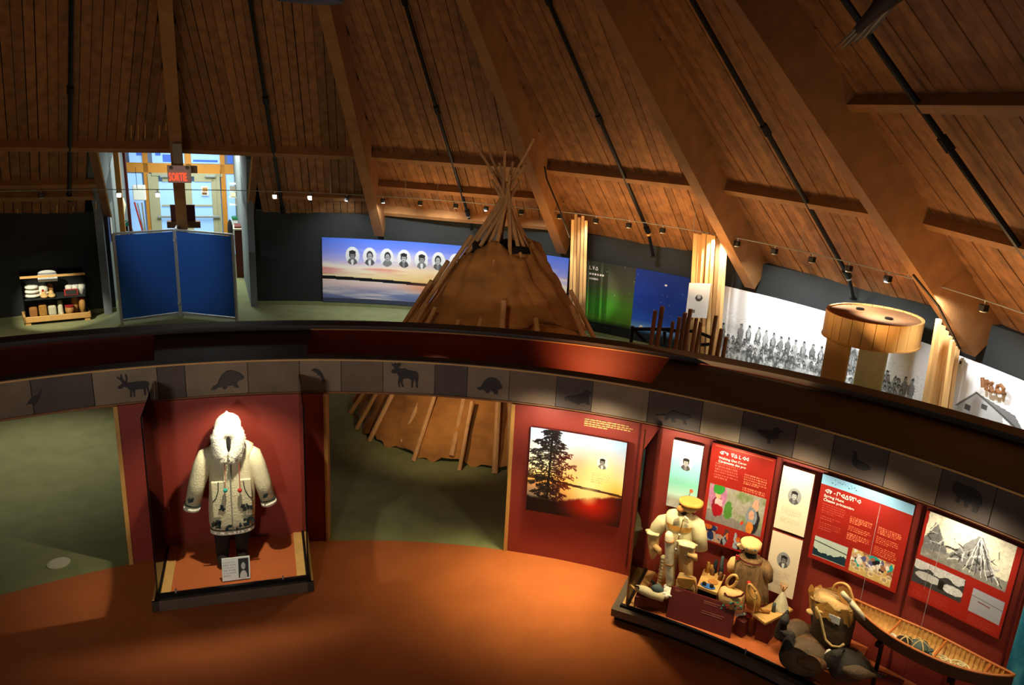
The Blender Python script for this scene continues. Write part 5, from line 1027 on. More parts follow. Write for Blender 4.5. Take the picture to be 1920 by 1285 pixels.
m_ = (cv.x >= .47) & (cv.x <= .93) & (cv.y >= .70) & (cv.y <= .97); cv.a[~m_] = k[~m_]
cv.warp(.47, .70, .93, .97, .012, 1.2, 4)
t = panel('text_panel', 'large red text panel with a blue sky strip along its top', 38.3, 45.6, 2.44, 1.27, cv, 'panel', 8.42)
syllabics(t, 38.75, 2.215, .05, 15, R=8.415, seed=8); heading(t, 'Spring Hunt', 38.7, 2.155, .05, R=8.415); heading(t, 'Chasse printanière', 38.7, 2.10, .05, R=8.415)
cv = Cv(190, 190, RED, seed=15)
cv.rect(.03, 0, .94, .50, (.86, .84, .76)); cv.mix(((cv.x > .03) & (cv.x < .94) & (cv.y < .50) & (cv.y > .33 + .06 * cv.x)) * (.4 + .4 * cv.noise(20, 20, 3, 6)), .3)
cv.poly([(.03, .3), (.14, .1), (.28, .32), (.3, .38), (.03, .4)], .42); cv.poly([(.3, .38), (.56, .06), (.62, .06), (.86, .46), (.5, .42)], .5)
r_ = random.Random(12)
for i in range(46): x = r_.uniform(.05, .85); y = r_.uniform(.18, .42); cv.line(x, y, x + r_.uniform(-.12, .12), y + r_.uniform(-.1, .1), r_.uniform(.004, .02), r_.choice([.1, .2, .7, .85, .3]))
for i in range(7): cv.line(.59, .06, .5 + .06 * i, .46, .008, r_.choice([.9, .15]))
cv.rect(.03, .5, .94, .5, .2)
cv.rect(.0, .56, .55, .82, .22); cv.mix(((cv.x < .55) & (cv.y > .56) & (cv.y < .64 + .02 * np.sin(cv.x * 30))) * 1., .75); cv.ell(.17, .71, .15, .045, .72); cv.ell(.44, .73, .11, .05, .8); cv.rect(.28, .68, .34, .78, .1)
cv.rect(.64, .60, .97, .86, (.62, .62, .66)); cv.line(.64, .68, .97, .70, .008, .4); cv.line(.72, .72, .84, .73, .012, (.45, .25, .2)); cv.text(.05, .86, .4, 5, .022, (.7, .3, .22), .7, .01); cv.text(.66, .89, .3, 5, .02, (.7, .3, .22), .7, .01)
cv.warp(.03, 0, .94, .5, .01, .8, 4); cv.warp(0, .56, .55, .82, .008, .8, 7)
panel('photo_panel', 'red panel with black and white photos of a canvas camp and canoes', 46.5, 53.2, 2.44, 1.32, cv, 'panel', 8.42)
cv = Cv(90, 120, (.12, .42, .52), seed=16); cv.mix(np.clip((cv.noise(5, 8, 4, 3) - .4) * 3, 0, 1) * .6, (.4, .7, .75)); panel('photo_panel', 'teal photo panel cut by the right edge of the picture', 54.2, 58, 2.3, .7, cv, 'panel', 8.40)
# ================================================================ long display case at right
t = thing('long_display_case', 'long curved glass display case with a rust felt floor along the red wall', 'display case', pr(40, 7.9, 0)); DC = t
A_, B_ = 22.5, 66
obj('plinth', arc(7.36, 'r', A_, B_, .09, .2, .10, 44), M['plinth'], t); obj('plinth_recess', arc(7.42, 'r', A_ + .3, B_, 0, .09, .05, 44), M['metal'], t)
obj('plinth_end', arc(7.36, 'r', A_, A_ + .75, .09, .2, 1.16, 1), M['plinth'], t); obj('plinth_end_recess', arc(7.45, 'r', A_ + .35, A_ + .7, 0, .09, 1.05, 1), M['metal'], t)
obj('front_ledge', arc(7.34, 'r', A_, B_, .2, .212, .09, 44), M['plinth'], t)
obj('front_channel', arc(7.45, 'r', A_ + .7, B_, .18, .235, .05, 44), M['metal'], t); obj('case_floor', arc(7.46, 'r', A_ + .7, B_, .12, .19, 1.05, 44), M['orange2'], t)
obj('end_channel', arc(7.46, 'r', A_ + 1.15, A_ + 1.45, .185, .22, 1.05, 1), M['metal'], t); obj('pale_strip', arc(7.46, 'r', A_ + 1.5, A_ + 2.25, .185, .2, 1.05, 1), M['birch'], t); obj('pale_strip', arc(7.46, 'r', A_ + .75, A_ + 1.1, .185, .2, 1.05, 1), M['birch'], t)
obj('end_glass', arc(7.47, 'r', A_ + 1.25, A_ + 1.33, .2, 2.5, 1.03, 1), M['glass'], t); obj('corner_post', arc(7.465, 'r', A_ + 1.24, A_ + 1.36, .2, 2.8, .015, 1), M['hide'], t)
for a0, a1 in ((A_ + 1.35, 36.2), (36.3, 49.5), (49.6, 66)):
    obj('glass_pane', arc(7.47, 'r', a0, a1, .2, 2.8, .012, int(a1 - a0)), M['glass'], t); mb = MB(); p = pr(a1, 7.455, .23); mb.box((p[0], p[1], .24), (.02, .02, .07)); obj('glass_clip', mb, M['alu'], t)
FZ = .19
def sewn(mb, fr, pts, dy, r, n=5): mb.tube(pxt(fr, pts, dy), r, n)

# ---- taller mannequin: cap, jacket, trousers, mittens
JF_ = FR(27.0, 8.1)
t = thing('jacket_mannequin', 'taller mannequin in a cream hide jacket, round cap and moosehide trousers', 'mannequin', JF_.w(0, 0, FZ))
mb = MB(); mb.loft(rings(JF_, [(1042, 1250, 1301, .34), (1033, 1249, 1302, .35), (1015, 1249, 1301, .34), (1000, 1248, 1301, .33), (985, 1247, 1303, .31), (975, 1249, 1302, .26), (969, 1258, 1296, .2), (965, 1268, 1290, .15)], 30, 2.6, .012, 4)); obj('jacket', mb, M['canvas'], t, smooth=True)
mb = MB(); mb.loft(rings(JF_, [(999, 1249, 1300, .352), (993, 1248.5, 1301, .348), (989, 1248, 1302, .335)], 30, 2.6), cap=False); obj('yoke', mb, M['hide3'], t, smooth=True)
for pts, rr, lab in (([(1256, 974), (1243, 979), (1233, 990), (1226, 1006)], [.08, .105, .10, .085], 0), ([(1296, 974), (1307, 984), (1311, 1003), (1314, 1030)], [.08, .105, .105, .095], 1)):
    mb = MB(); mb.tube(pxt(JF_, pts), rr, 12); obj('sleeve', mb, M['canvas'], t, smooth=True)
for pts in ([(1274, 968), (1265, 972), (1262, 979), (1276, 975)], [(1284, 967), (1291, 972), (1293, 981), (1281, 976)]): mb = MB(); q = pxt(JF_, pts, -.15); mb.plate(q, tuple(-JF_.Y * .03)); obj('collar_flap', mb, M['canvas'], t, bevel=.005)
mb = MB(); mb.loft(rings(JF_, [(974, 1276, 1288, .1, -.05), (962, 1275, 1287, .1, -.02), (952, 1272, 1292, .14, 0)], 14, 2)); obj('neck', mb, M['dark'], t, smooth=True)
mb = MB(); mb.tube(pxt(JF_, [(1281, 974), (1277, 990), (1272, 1010), (1268, 1034)], -.185), .006, 5); obj('front_edge', mb, M['darkwood'], t)
mb = MB()
for x, y in ((1274, 1003), (1270, 1018), (1267, 1030)): q = JF_.px(x, y, -.19); mb.ball((q[0], -.19, q[1]), .014, 8, 6, JF_)
obj('toggles', mb, M['fur'], t)
mb = MB(); mb.loft(rings(JF_, [(957, 1276, 1314, .22, 0), (954, 1272, 1318, .30, 0), (950.5, 1272, 1318, .30, 0), (947.5, 1275, 1315, .24, 0), (946, 1283, 1306, .12, 0)], 24, 2.1, .02)); obj('cap', mb, M['hide3'], t, smooth=True)
mb = MB(); mb.loft(rings(JF_, [(962, 1278, 1306, .2, 0), (957, 1276, 1311, .25, 0)], 20, 2)); obj('cap_band', mb, M['hide2'], t, smooth=True)
mb = MB(); q = JF_.px(1276, 956, -.1); mb.ball((q[0], -.08, q[1]), (.06, .06, .05), 8, 6, JF_); obj('fur_tuft', mb, M['hide'], t, smooth=True)
for rows, mm in (([(1038, 1270, 1301, .3), (1055, 1270, 1299, .26), (1080, 1272, 1298, .22), (1095, 1273, 1297, .2)], 'hide2'), ([(1036, 1250, 1275, .3), (1055, 1246, 1270, .26), (1080, 1240, 1266, .22), (1102, 1236, 1262, .2)], 'hide2')):
    mb = MB(); mb.loft(rings(JF_, rows, 18, 2.2, .02)); obj('trouser_leg', mb, M[mm], t, smooth=True)
mb = MB()
for y in range(1046, 1102, 6): q = JF_.px(np.interp(y, [1040, 1102], [1245, 1236]), y, -.05); mb.ball((q[0], -.05, q[1]), (.045, .04, .04), 8, 6, JF_)
obj('fringe', mb, M['canvas'], t, smooth=True)
for nm, x0, x1, ys, side in (('left', 1214, 1235, (1004, 1010, 1022, 1034, 1044, 1050), 0), ('right', 1272, 1303, (1026, 1030, 1038, 1046, 1054, 1060), 1)):
    o_ = thing('embroidered_mitten', ('embroidered mitten hanging from the left cuff of the taller mannequin' if side == 0 else 'embroidered mitten held before the waist of the taller mannequin'), 'mitten', pxt(JF_, [((x0 + x1) / 2, ys[-1])], -.1)[0])
    dy = -.08 if side == 0 else -.26; k_ = [(.0, .0), (.02, .0), (.0, .0), (.05, .06), (.15, .2), (.35, .4)]; w_ = x1 - x0
    mb = MB(); mb.loft(rings(JF_, [(y, x0 + a_ * w_, x1 - b_ * w_, .1, dy) for y, (a_, b_) in zip(ys, k_)], 16, 2.2, .04)); obj('body', mb, M['hide2'], o_, smooth=True)
    mb = MB(); mb.loft(rings(JF_, [(ys[0] + 3, x0 - 3, x1 + 2, .15, dy), (ys[0] - 1, x0 - 3, x1 + 3, .16, dy)], 16, 2.2, .12)); obj('fur_cuff', mb, M['canvas'], o_, smooth=True)
    mb = MB(); mb.tube(pxt(JF_, [((x0 + x1) / 2 + 2, ys[2]), (x1 + 1, ys[3] - 2), (x1 + 0, ys[3] + 3)], dy - .03), .04, 8); obj('thumb', mb, M['hide2'], o_, smooth=True)
    mb = MB(); q = JF_.px((x0 + x1) / 2, ys[3], dy - .06); 
    for j in range(5): mb.ball((q[0] + .025 * math.cos(j * 1.26), dy - .055, q[1] + .03 * math.sin(j * 1.26)), .013, 6, 5, JF_)
    obj('beadwork', mb, M['darkwood'], o_)
SFc = FR(26.4, 7.86)
t = thing('gun_case', 'long pale canvas gun case with laced bands standing before the taller mannequin', 'case', pxt(SFc, [(1256, 1098)])[0])
mb = MB(); mb.loft(rings(SFc, [(1099, 1248, 1264, .12), (1080, 1247, 1264, .13), (1050, 1247, 1263, .13), (1020, 1246, 1262, .13), (1006, 1247, 1261, .12), (1001, 1250, 1258, .07)], 16, 2.6, .02)); obj('sheath', mb, M['duffle'], t, smooth=True)
for y in (1019, 1062): mb = MB(); mb.loft(rings(SFc, [(y + 1.2, 1246, 1263.5, .15), (y - 1.2, 1246, 1263.5, .15)], 14)); obj('band', mb, M['hide'], t)

# ---- smaller mannequin: beret and striped fur dress
DF = FR(31.6, 8.12)
t = thing('fur_dress_mannequin', 'smaller mannequin in a striped brown fur dress and beaded beret', 'mannequin', DF.w(0, 0, FZ))
rows = [(1134, 1376, 1439, .40), (1115, 1374, 1438, .42), (1095, 1374, 1437, .40), (1078, 1374, 1438, .36), (1066, 1377, 1437, .32), (1056, 1384, 1430, .26), (1049, 1394, 1422, .18)]
M['furdress'] = mat('striped_brown_fur', '80603a', 0.95, 0.5, 6, 0.7, 30, grain=(3.2, 3.2, 0.25))
mb = MB(); mb.loft(rings(DF, rows, 40, 2.3, .03, 3)); obj('dress', mb, M['furdress'], t, smooth=True)
for pts, mm, rr in (([(1390, 1054), (1380, 1057), (1375, 1064), (1372, 1072)], 'hide2', [.08, .10, .09, .06]), ([(1422, 1055), (1430, 1062), (1436, 1074), (1439, 1090)], 'furdress', [.08, .10, .10, .07])): mb = MB(); mb.tube(pxt(DF, pts), rr, 12); obj('sleeve', mb, M[mm], t, smooth=True)
mb = MB(); mb.loft(rings(DF, [(1053, 1396, 1419, .14, -.02), (1046, 1396, 1418, .13, -.02), (1038, 1397, 1417, .12, 0)], 14, 2)); obj('neck', mb, M['dark'], t, smooth=True)
mb = MB(); mb.loft(rings(DF, [(1039, 1394, 1421, .2), (1035, 1388, 1426, .28), (1030, 1387, 1427, .30), (1025, 1389, 1425, .26), (1022, 1396, 1418, .16), (1021, 1403, 1411, .06)], 26, 2.1, .03)); obj('beret', mb, M['hide2'], t, smooth=True)
mb = MB(); q = pxt(DF, [(1380, 1023), (1392, 1019), (1396, 1030), (1388, 1029)], -.02); mb.plate(q, tuple(DF.Y * .04)); obj('beret_point', mb, M['hide2'], t, bevel=.01)
mb = MB()
for x, y in ((1400, 1030), (1416, 1033)): q = DF.px(x, y, -.19); mb.ball((q[0], -.185, q[1]), .016, 6, 5, DF)
obj('beads', mb, M['stone'], t)
mb = MB(); q = DF.px(1382, 1047, -.14); mb.box((q[0], -.12, q[1]), (.05, .02, .06), DF); obj('red_patch', mb, M['red2'], t)
mb = MB(); mb.loft(rings(DF, [(1060, 1384, 1432, .335), (1057, 1385, 1431, .325)], 30, 2.3), cap=False); obj('chest_trim', mb, M['maroon'], t)
HF = FR(31.0, 7.86)
t = thing('birch_hoop', 'upright birch hoop bag with a red lining', 'bag', pxt(HF, [(1368, 1104)])[0])
c_ = [(1363 + 0, 1090)]; cx_, cy_ = 1372.5, 1090; mb = MB(); mb.tube(pxt(HF, [(cx_ + 9.5 * math.cos(q) + 3 * math.sin(q) * 0 - 2.2 * math.sin(q), cy_ + 11 * math.sin(q) - 2 * math.cos(q)) for q in np.linspace(0, 2 * PI, 25)]), .02, 8); obj('hoop', mb, M['birch'], t, smooth=True)
mb = MB(); mb.plate(pxt(HF, [(cx_ + 8.5 * math.cos(q) - 2.2 * math.sin(q), cy_ + 10 * math.sin(q) - 2 * math.cos(q)) for q in np.linspace(0, 2 * PI, 20)[:-1]], .02), tuple(HF.Y * .03)); obj('lining', mb, M['maroon'], t)
mb = MB(); mb.tube(pxt(HF, [(1366, 1100), (1362, 1108), (1356, 1112)]), .014, 6); obj('cord', mb, M['hide'], t)
GF = FR(32.0, 7.84)
t = thing('beaded_handbag', 'wide tan handbag with coloured beadwork before the smaller mannequin', 'bag', pxt(GF, [(1370, 1147)])[0])
mb = MB(); mb.loft(rings(GF, [(1149, 1352, 1390, .14), (1144, 1346, 1396, .22), (1130, 1345, 1396, .25), (1118, 1350, 1396, .2), (1111, 1358, 1394, .1)], 24, 2.4, .03)); obj('body', mb, M['hide2'], t, smooth=True)
mb = MB(); mb.tube(pxt(GF, [(1358, 1112), (1364, 1118), (1376, 1121), (1390, 1118), (1395, 1113)], -.1), .013, 6); obj('thong', mb, M['maroon'], t)
mb = MB(); rnd = random.Random(6)
cols = {'teal': MB(), 'red2': MB(), 'thread': MB()}
for i in range(26): x, y = rnd.uniform(1352, 1392), rnd.uniform(1130, 1144); q = GF.px(x, y, -.125); cols[rnd.choice(list(cols))].ball((q[0], -.125, q[1]), .012, 6, 4, GF)
for k_, m_ in cols.items(): obj('beadwork', m_, M[k_], t)
t = thing('leaf_shaped_bag', 'upright pointed leather bag with an oval rim and red tip beside the handbag', 'bag', pxt(GF, [(1410, 1140)])[0])
mb = MB(); mb.loft(rings(GF, [(1146, 1398, 1424, .16, .05), (1130, 1397, 1426, .18, .05), (1112, 1398, 1420, .14, .05), (1100, 1400, 1411, .08, .05), (1094, 1402, 1407, .04, .05)], 16, 2.2)); obj('body', mb, M['hide3'], t, smooth=True)
mb = MB(); mb.tube(pxt(GF, [(1411 + 5.5 * math.cos(q) * 1 + 6 * math.sin(q), 1110 + 14 * math.sin(q)) for q in np.linspace(0, 2 * PI, 22)], -.07), .015, 6); obj('rim', mb, M['birch'], t, smooth=True)
mb = MB(); q = GF.px(1404, 1094, 0); mb.ball((q[0], .0, q[1]), .03, 8, 6, GF); obj('red_tip', mb, M['red2'], t)

# ---- low black block with the wrapped bundle, black bird and white tuft
def block(name, lab, corners, z1, mm='metal', z0=FZ):      # footprint from four pixel corners of the top face
    p = [np.array(P(x, y, z1)) for x, y in corners]; mb = MB(); mb.hexa([(q[0], q[1], z0) for q in p] + [(q[0], q[1], z1) for q in p]); o = obj(name, mb, M[mm], bevel=.006); return tag(o, lab, 'block')
block('display_block', 'low black block with a brown top edge at the left end of the case', [(1190, 1119), (1254, 1125), (1258, 1110), (1197, 1104)], .36, 'maroon')
BFm = FR(25.2, 7.55)
t = thing('moss_bag_bundle', 'long yellowish wrapped bundle with a curved wooden rim on the low block', 'bundle', P(1220, 1118, .37))
mb = MB(); mb.tube([P(1192, 1101, .45), P(1203, 1106, .44), (P(1222, 1113, .44)), P(1245, 1121, .42)], [.03, .06, .07, .06], 10); obj('wrap', mb, M['canvas'], t, smooth=True)
mb = MB(); mb.tube([P(1180, 1096, .46), P(1192, 1106, .42), P(1212, 1116, .39), P(1240, 1123, .38), P(1253, 1121, .40)], .016, 6); obj('wooden_rim', mb, M['birch'], t)
mb = MB(); mb.tube([P(1191, 1100, .47), P(1196, 1100, .5), P(1199, 1105, .46)], .012, 6); obj('lacing', mb, M['dark'], t)
t = thing('black_bird', 'small black bird figure lying on the wrapped bundle', 'bird figure', P(1232, 1109, .44))
mb = MB(); mb.tube([P(1223, 1098, .56), P(1226, 1102, .53), P(1234, 1105, .50), P(1243, 1108, .48)], [.02, .05, .07, .03], 10); obj('body', mb, M['stone'], t, smooth=True); mb = MB(); mb.tube([P(1220, 1093, .58), P(1223, 1089, .62), P(1226, 1094, .58), P(1225, 1100, .53)], [.012, .02, .022, .03], 8); obj('neck', mb, M['metal'], t, smooth=True)
mb = MB(); rnd = random.Random(8)
for i in range(16): q = P(1253 + rnd.uniform(-8, 9), 1109 + rnd.uniform(-8, 8), .46); mb.ball(q, (rnd.uniform(.03, .06), rnd.uniform(.03, .05), rnd.uniform(.02, .05)), 8, 6)
tag(obj('white_fur_tuft', mb, M['fur'], smooth=True), 'tuft of white fur at the end of the wrapped bundle', 'fur')
# ---- pouch
PF2 = FR(28.6, 7.85)
t = thing('hide_pouch', 'tan hide pouch with a rounded flap behind the maroon board', 'pouch', pxt(PF2, [(1285, 1118)])[0])
mb = MB(); mb.loft(rings(PF2, [(1120, 1266, 1304, .10), (1108, 1266, 1305, .14), (1095, 1268, 1306, .13), (1085, 1272, 1306, .09), (1080, 1274, 1304, .04)], 20, 3)); obj('body', mb, M['hide2'], t, smooth=True)
mb = MB(); mb.plate(pxt(PF2, [(1271, 1082), (1304, 1086), (1301, 1096), (1294, 1103), (1284, 1104), (1275, 1099), (1270, 1091)], -.075), tuple(-PF2.Y * .02)); obj('flap', mb, M['hide3'], t, bevel=.006)
mb = MB(); q = PF2.px(1282, 1110, -.09); mb.ball((q[0], -.085, q[1]), .02, 8, 6, PF2); obj('button', mb, M['dark'], t); mb = MB(); mb.tube(pxt(PF2, [(1302, 1090), (1306, 1105), (1304, 1118)], -.07), .016, 6); obj('strap', mb, M['hide'], t)
# ---- tall block with carved figures
c4 = [(1307, 1098), (1345, 1112), (1361, 1078), (1320, 1066)]
TZ1 = .62
block('display_block', 'black block in the middle of the case under a tan board of figures', [(1308, 1102), (1344, 1115), (1359, 1082), (1320, 1070)], TZ1 - .04, 'metal')
p = [np.array(P(x, y, TZ1)) for x, y in c4]; mb = MB(); mb.hexa([tuple(q - np.array([0, 0, .05])) for q in p] + [tuple(q) for q in p]); t = obj('figure_board', mb, M['birch'], bevel=.008); tag(t, 'tan wooden board with small carved figures and inlaid ovals', 'board')
to_ = np.array(t['_o'])
def bil(u, v): return (p[0] * (1 - u) + p[1] * u) * (1 - v) + (p[3] * (1 - u) + p[2] * u) * v
def oval(u, v, ru, rv, m_, nm, h=.012): mb = MB(); pts = [tuple(bil(u + ru * math.cos(q), v + rv * math.sin(q))) for q in np.linspace(0, 2 * PI, 20)[:-1]]; mb.plate(pts, (0, 0, h)); obj(nm, mb, M[m_], t)
oval(.48, .13, .36, .12, 'bluebead', 'blue_oval'); oval(.62, .42, .24, .13, 'hide', 'brown_oval')
for i, (u, v, h, m_) in enumerate([(.3, .12, .05, 'dark'), (.66, .13, .05, 'dark'), (.2, .86, .16, 'hide3'), (.35, .9, .12, 'hide3'), (.45, .8, .09, 'darkwood'), (.5, .95, .2, 'thread'), (.78, .9, .3, 'stone'), (.86, .66, .12, 'darkwood'), (.84, .8, .16, 'thread')]):
    q = bil(u, v); mb = MB(); mb.lathe((q[0], q[1], TZ1), [(0, 0), (.035, 0), (.025, h * .5), (.03, h * .7), (.018, h * .8), (.024, h * .92), (0, h)], 8); tag(obj('carved_figure', mb, M[m_], smooth=True), ('dark figure on the left of the blue oval', 'dark figure on the right of the blue oval', 'ochre figure at the back left corner of the tan board', 'second ochre figure at the back of the tan board', 'short brown figure behind the brown oval of the tan board', 'dark upright figure at the back edge of the tan board', 'tallest grey figure at the back right of the tan board', 'small brown figure at the right edge of the tan board', 'dark figure before the tallest one on the tan board')[i], 'figure', 'carved figures on the tan board')
# ---- maroon text board
SB = [P(1248, 1157, FZ), P(1368, 1198, FZ)]; a_ = np.array(SB[0]); b_ = np.array(SB[1]); d = b_ - a_; L_ = float(np.linalg.norm(d)); yaw = math.degrees(math.atan2(-d[1], d[0])); SFr = Fr(tuple(a_), yaw); q = SFr.px(1262, 1110, .12)
H_ = .42; tl = .30
t = thing('maroon_text_board', 'maroon caption board with faint lettering leaning at the front glass', 'caption board', SFr.w(L_ / 2, 0, 0))
cy = math.cos(tl); sy = math.sin(tl)
def sb(u, v, o=0): return SFr.w(L_ * u, H_ * v * sy - o * cy, H_ * v * cy + o * sy)
mb = MB(); mb.hexa([sb(0, 0), sb(1, 0), sb(1, 0, -.03), sb(0, 0, -.03), sb(0, 1), sb(1, 1), sb(1, 1, -.03), sb(0, 1, -.03)]); obj('board', mb, M['maroon'], t)
mb = MB()
for (u0, v0, u1) in ((.06, .93, .18), (.06, .89, .14), (.52, .86, .78), (.52, .80, .74), (.52, .55, .86), (.52, .49, .84)):
    mb.hexa([sb(u0, v0), sb(u1, v0), sb(u1, v0, .004), sb(u0, v0, .004), sb(u0, v0 + .025), sb(u1, v0 + .025), sb(u1, v0 + .025, .004), sb(u0, v0 + .025, .004)])
obj('lettering', mb, mat('faint_lettering', '8a4a3a', 0.8), t)
# ---- little block with white stick, table with model tipi
block('display_block', 'tiny maroon block just right of the maroon caption board', [(1379, 1160), (1396, 1169), (1406, 1160), (1388, 1152)], .42, 'maroon')
t = thing('hide_scraper', 'pale bone scraper with a red grip on the tiny block', 'tool', P(1392, 1155, .44)); mb = MB(); mb.tube([P(1379, 1153, .45), P(1402, 1151, .46)], .02, 6); obj('blade', mb, M['fur'], t); mb = MB(); mb.tube([P(1400, 1152, .46), P(1410, 1157, .45)], [.035, .02], 8); obj('grip', mb, M['red2'], t)
block('display_block', 'dark block under the tan board with the model tipi', [(1420, 1160), (1446, 1170), (1470, 1140), (1444, 1132)], .50, 'maroon')
p2 = [np.array(P(x, y, .54)) for x, y in [(1408, 1148), (1435, 1169), (1487, 1143), (1461, 1124)]]; mb = MB(); mb.hexa([tuple(q - np.array([0, 0, .035])) for q in p2] + [tuple(q) for q in p2]); t = obj('tipi_board', mb, M['birch'], bevel=.005); tag(t, 'tan diamond-set board carrying the model tipi', 'board')
q = P(1463, 1141, .54); t = thing('model_tipi', 'tiny pale model tipi with poles crossing at its top', 'model', q); mb = MB(); mb.lathe(q, [(.11, 0), (.11, .005), (.07, .12), (.022, .24), (.02, .25)], 14); obj('cover', mb, M['duffle'], t)
for i in range(6): a = i * 1.05; mb = MB(); mb.tube([(q[0] + .1 * math.cos(a), q[1] + .1 * math.sin(a), .55), (q[0] - .05 * math.cos(a), q[1] - .05 * math.sin(a), .54 + .36)], .008, 5); obj('pole', mb, M['pole'], t)
q = P(1450, 1147, .54); mb = MB(); mb.lathe(q, [(0, 0), (.03, 0), (.02, .09), (.022, .12), (0, .14)], 8); tag(obj('small_doll', mb, M['stone'], smooth=True), 'tiny blue and red doll beside the model tipi', 'doll'); 
q = P(1436, 1150, .54); mb = MB(); mb.ball((q[0], q[1], q[2] + .03), (.06, .025, .025), 8, 6); mb.tube([(q[0] - .05, q[1], q[2] + .03), (q[0] - .08, q[1], q[2] + .07)], .014, 6); mb.tube([(q[0] - .03, q[1], q[2] + .02), (q[0] - .03, q[1], q[2])], .01, 5); mb.tube([(q[0] + .03, q[1], q[2] + .02), (q[0] + .03, q[1], q[2])], .01, 5); tag(obj('small_animal_figure', mb, M['hide'], smooth=True), 'tiny brown animal figure lying on the tipi board', 'figure')

# ---- goose decoys
M['wingwood'] = mat('carved_wing_wood', '6a4a28', 0.7, 0.35, 14, 0.5, 30, grain=(1, 1, 4))
def goose(name, lab, path, rad, neck, nrad, head, bill, body_m, extra=None):
    t = thing(name, lab, 'goose decoy', tuple((np.array(path[0]) + np.array(path[-1])) / 2 * np.array([1, 1, 0]) + np.array([0, 0, FZ])))
    mb = MB(); pp_, rr_ = smooth_path(path, rad); mb.tube(pp_, rr_, 20, flat=.92); obj('body', mb, M[body_m], t, smooth=True)
    mb = MB(); pn_, rn_ = smooth_path(neck + [tuple((np.array(neck[-1]) + np.array(head)) / 2)], nrad + [nrad[-1] * .95]); mb.tube(pn_, rn_, 14); obj('neck', mb, M['featherdark'], t, smooth=True)
    mb = MB(); hv = np.array(bill[-1]) - np.array(head); hv /= np.linalg.norm(hv); h0 = np.array(head); ph, rh = smooth_path([tuple(h0 - hv * .06), tuple(h0 - hv * .02), tuple(h0 + hv * .04), tuple(h0 + hv * .08)], [.03, .058, .05, .03]); mb.tube(ph, rh, 12); obj('head', mb, M['featherdark'], t, smooth=True)
    bill = [tuple(h0 + hv * .07), tuple(h0 + hv * .13)]
    ba = np.array(path[1]); bb = np.array(path[-1]); dv = bb - ba; Lb = np.linalg.norm(dv); dv /= Lb; sd = np.cross(dv, (0, 0, 1)); rm = max(rad)
    for s_ in (-1, 1):
        mb = MB(); q0 = ba + dv * Lb * .12 + sd * s_ * rm * .80 + np.array([0, 0, rm * .34]); q1 = ba + dv * Lb * .55 + sd * s_ * rm * .80 + np.array([0, 0, rm * .42]); q2 = bb + sd * s_ * rm * .14 + np.array([0, 0, rm * .12]) + dv * .05
        pw, rw = smooth_path([tuple(q0), tuple(q1), tuple(q2)], [rm * .22, rm * .42, rm * .06], 6); mb.tube(pw, rw, 12, flat=.9); obj('wing', mb, M['wingwood'] if body_m == 'feather' else M['feather'], t, smooth=True)
    mb = MB(); mb.tube([tuple(bb - dv * .04), tuple(bb + dv * .14 + np.array([0, 0, .03]))], [rm * .3, rm * .1], 10, flat=.4); obj('tail', mb, M['featherdark'], t, smooth=True)
    mb = MB(); mb.tube(bill, [.03, .012], 8); obj('bill', mb, M['metal'], t, smooth=True); return t
def at(x, y, z): return P(x, y, z + .04)
h1 = at(1471, 1163, .66)
goose('goose_decoy', 'goose decoy with raised head at the back left beside the hide sack', [at(1462, 1196, .32), at(1474, 1196, .34), at(1492, 1192, .36), at(1512, 1190, .36), at(1528, 1194, .36)], [.05, .15, .18, .15, .05], [at(1466, 1192, .40), at(1465, 1180, .50), at(1468, 1169, .60)], [.10, .07, .055], h1, [h1, at(1474, 1154, .70)], 'feather')
h2 = at(1481, 1192, .62)
goose('goose_decoy', 'large brown goose decoy in front with its dark neck upright', [at(1474, 1218, .36), at(1484, 1228, .37), at(1504, 1232, .38), at(1530, 1238, .38), at(1552, 1246, .36)], [.06, .19, .23, .20, .06], [at(1482, 1218, .46), at(1480, 1206, .54), at(1481, 1196, .60)], [.12, .075, .06], h2, [h2, at(1476, 1190, .62)], 'feather')
h3 = at(1566, 1228, .58)
g3 = goose('goose_decoy', 'dark goose decoy with a white cheek patch at the front right', [at(1556, 1240, .38), at(1566, 1244, .38), at(1588, 1248, .38), at(1612, 1256, .36), at(1636, 1266, .33)], [.06, .18, .20, .15, .03], [at(1560, 1240, .46), at(1562, 1234, .52), h3], [.11, .09, .065], h3, [h3, at(1575, 1224, .6)], 'featherdark')
mb = MB(); q = at(1553, 1236, .46); mb.ball(q, (.05, .07, .13), 12, 8); obj('white_patch', mb, M['fur'], g3, smooth=True)
t = thing('forked_stick', 'thin pale stick lying before the dark goose decoy', 'stick', at(1610, 1272, .21)); mb = MB(); mb.tube([at(1582, 1268, .2), at(1608, 1270, .23), at(1622, 1266, .26), at(1634, 1262, .28)], .012, 6); obj('stick', mb, M['pole'], t)
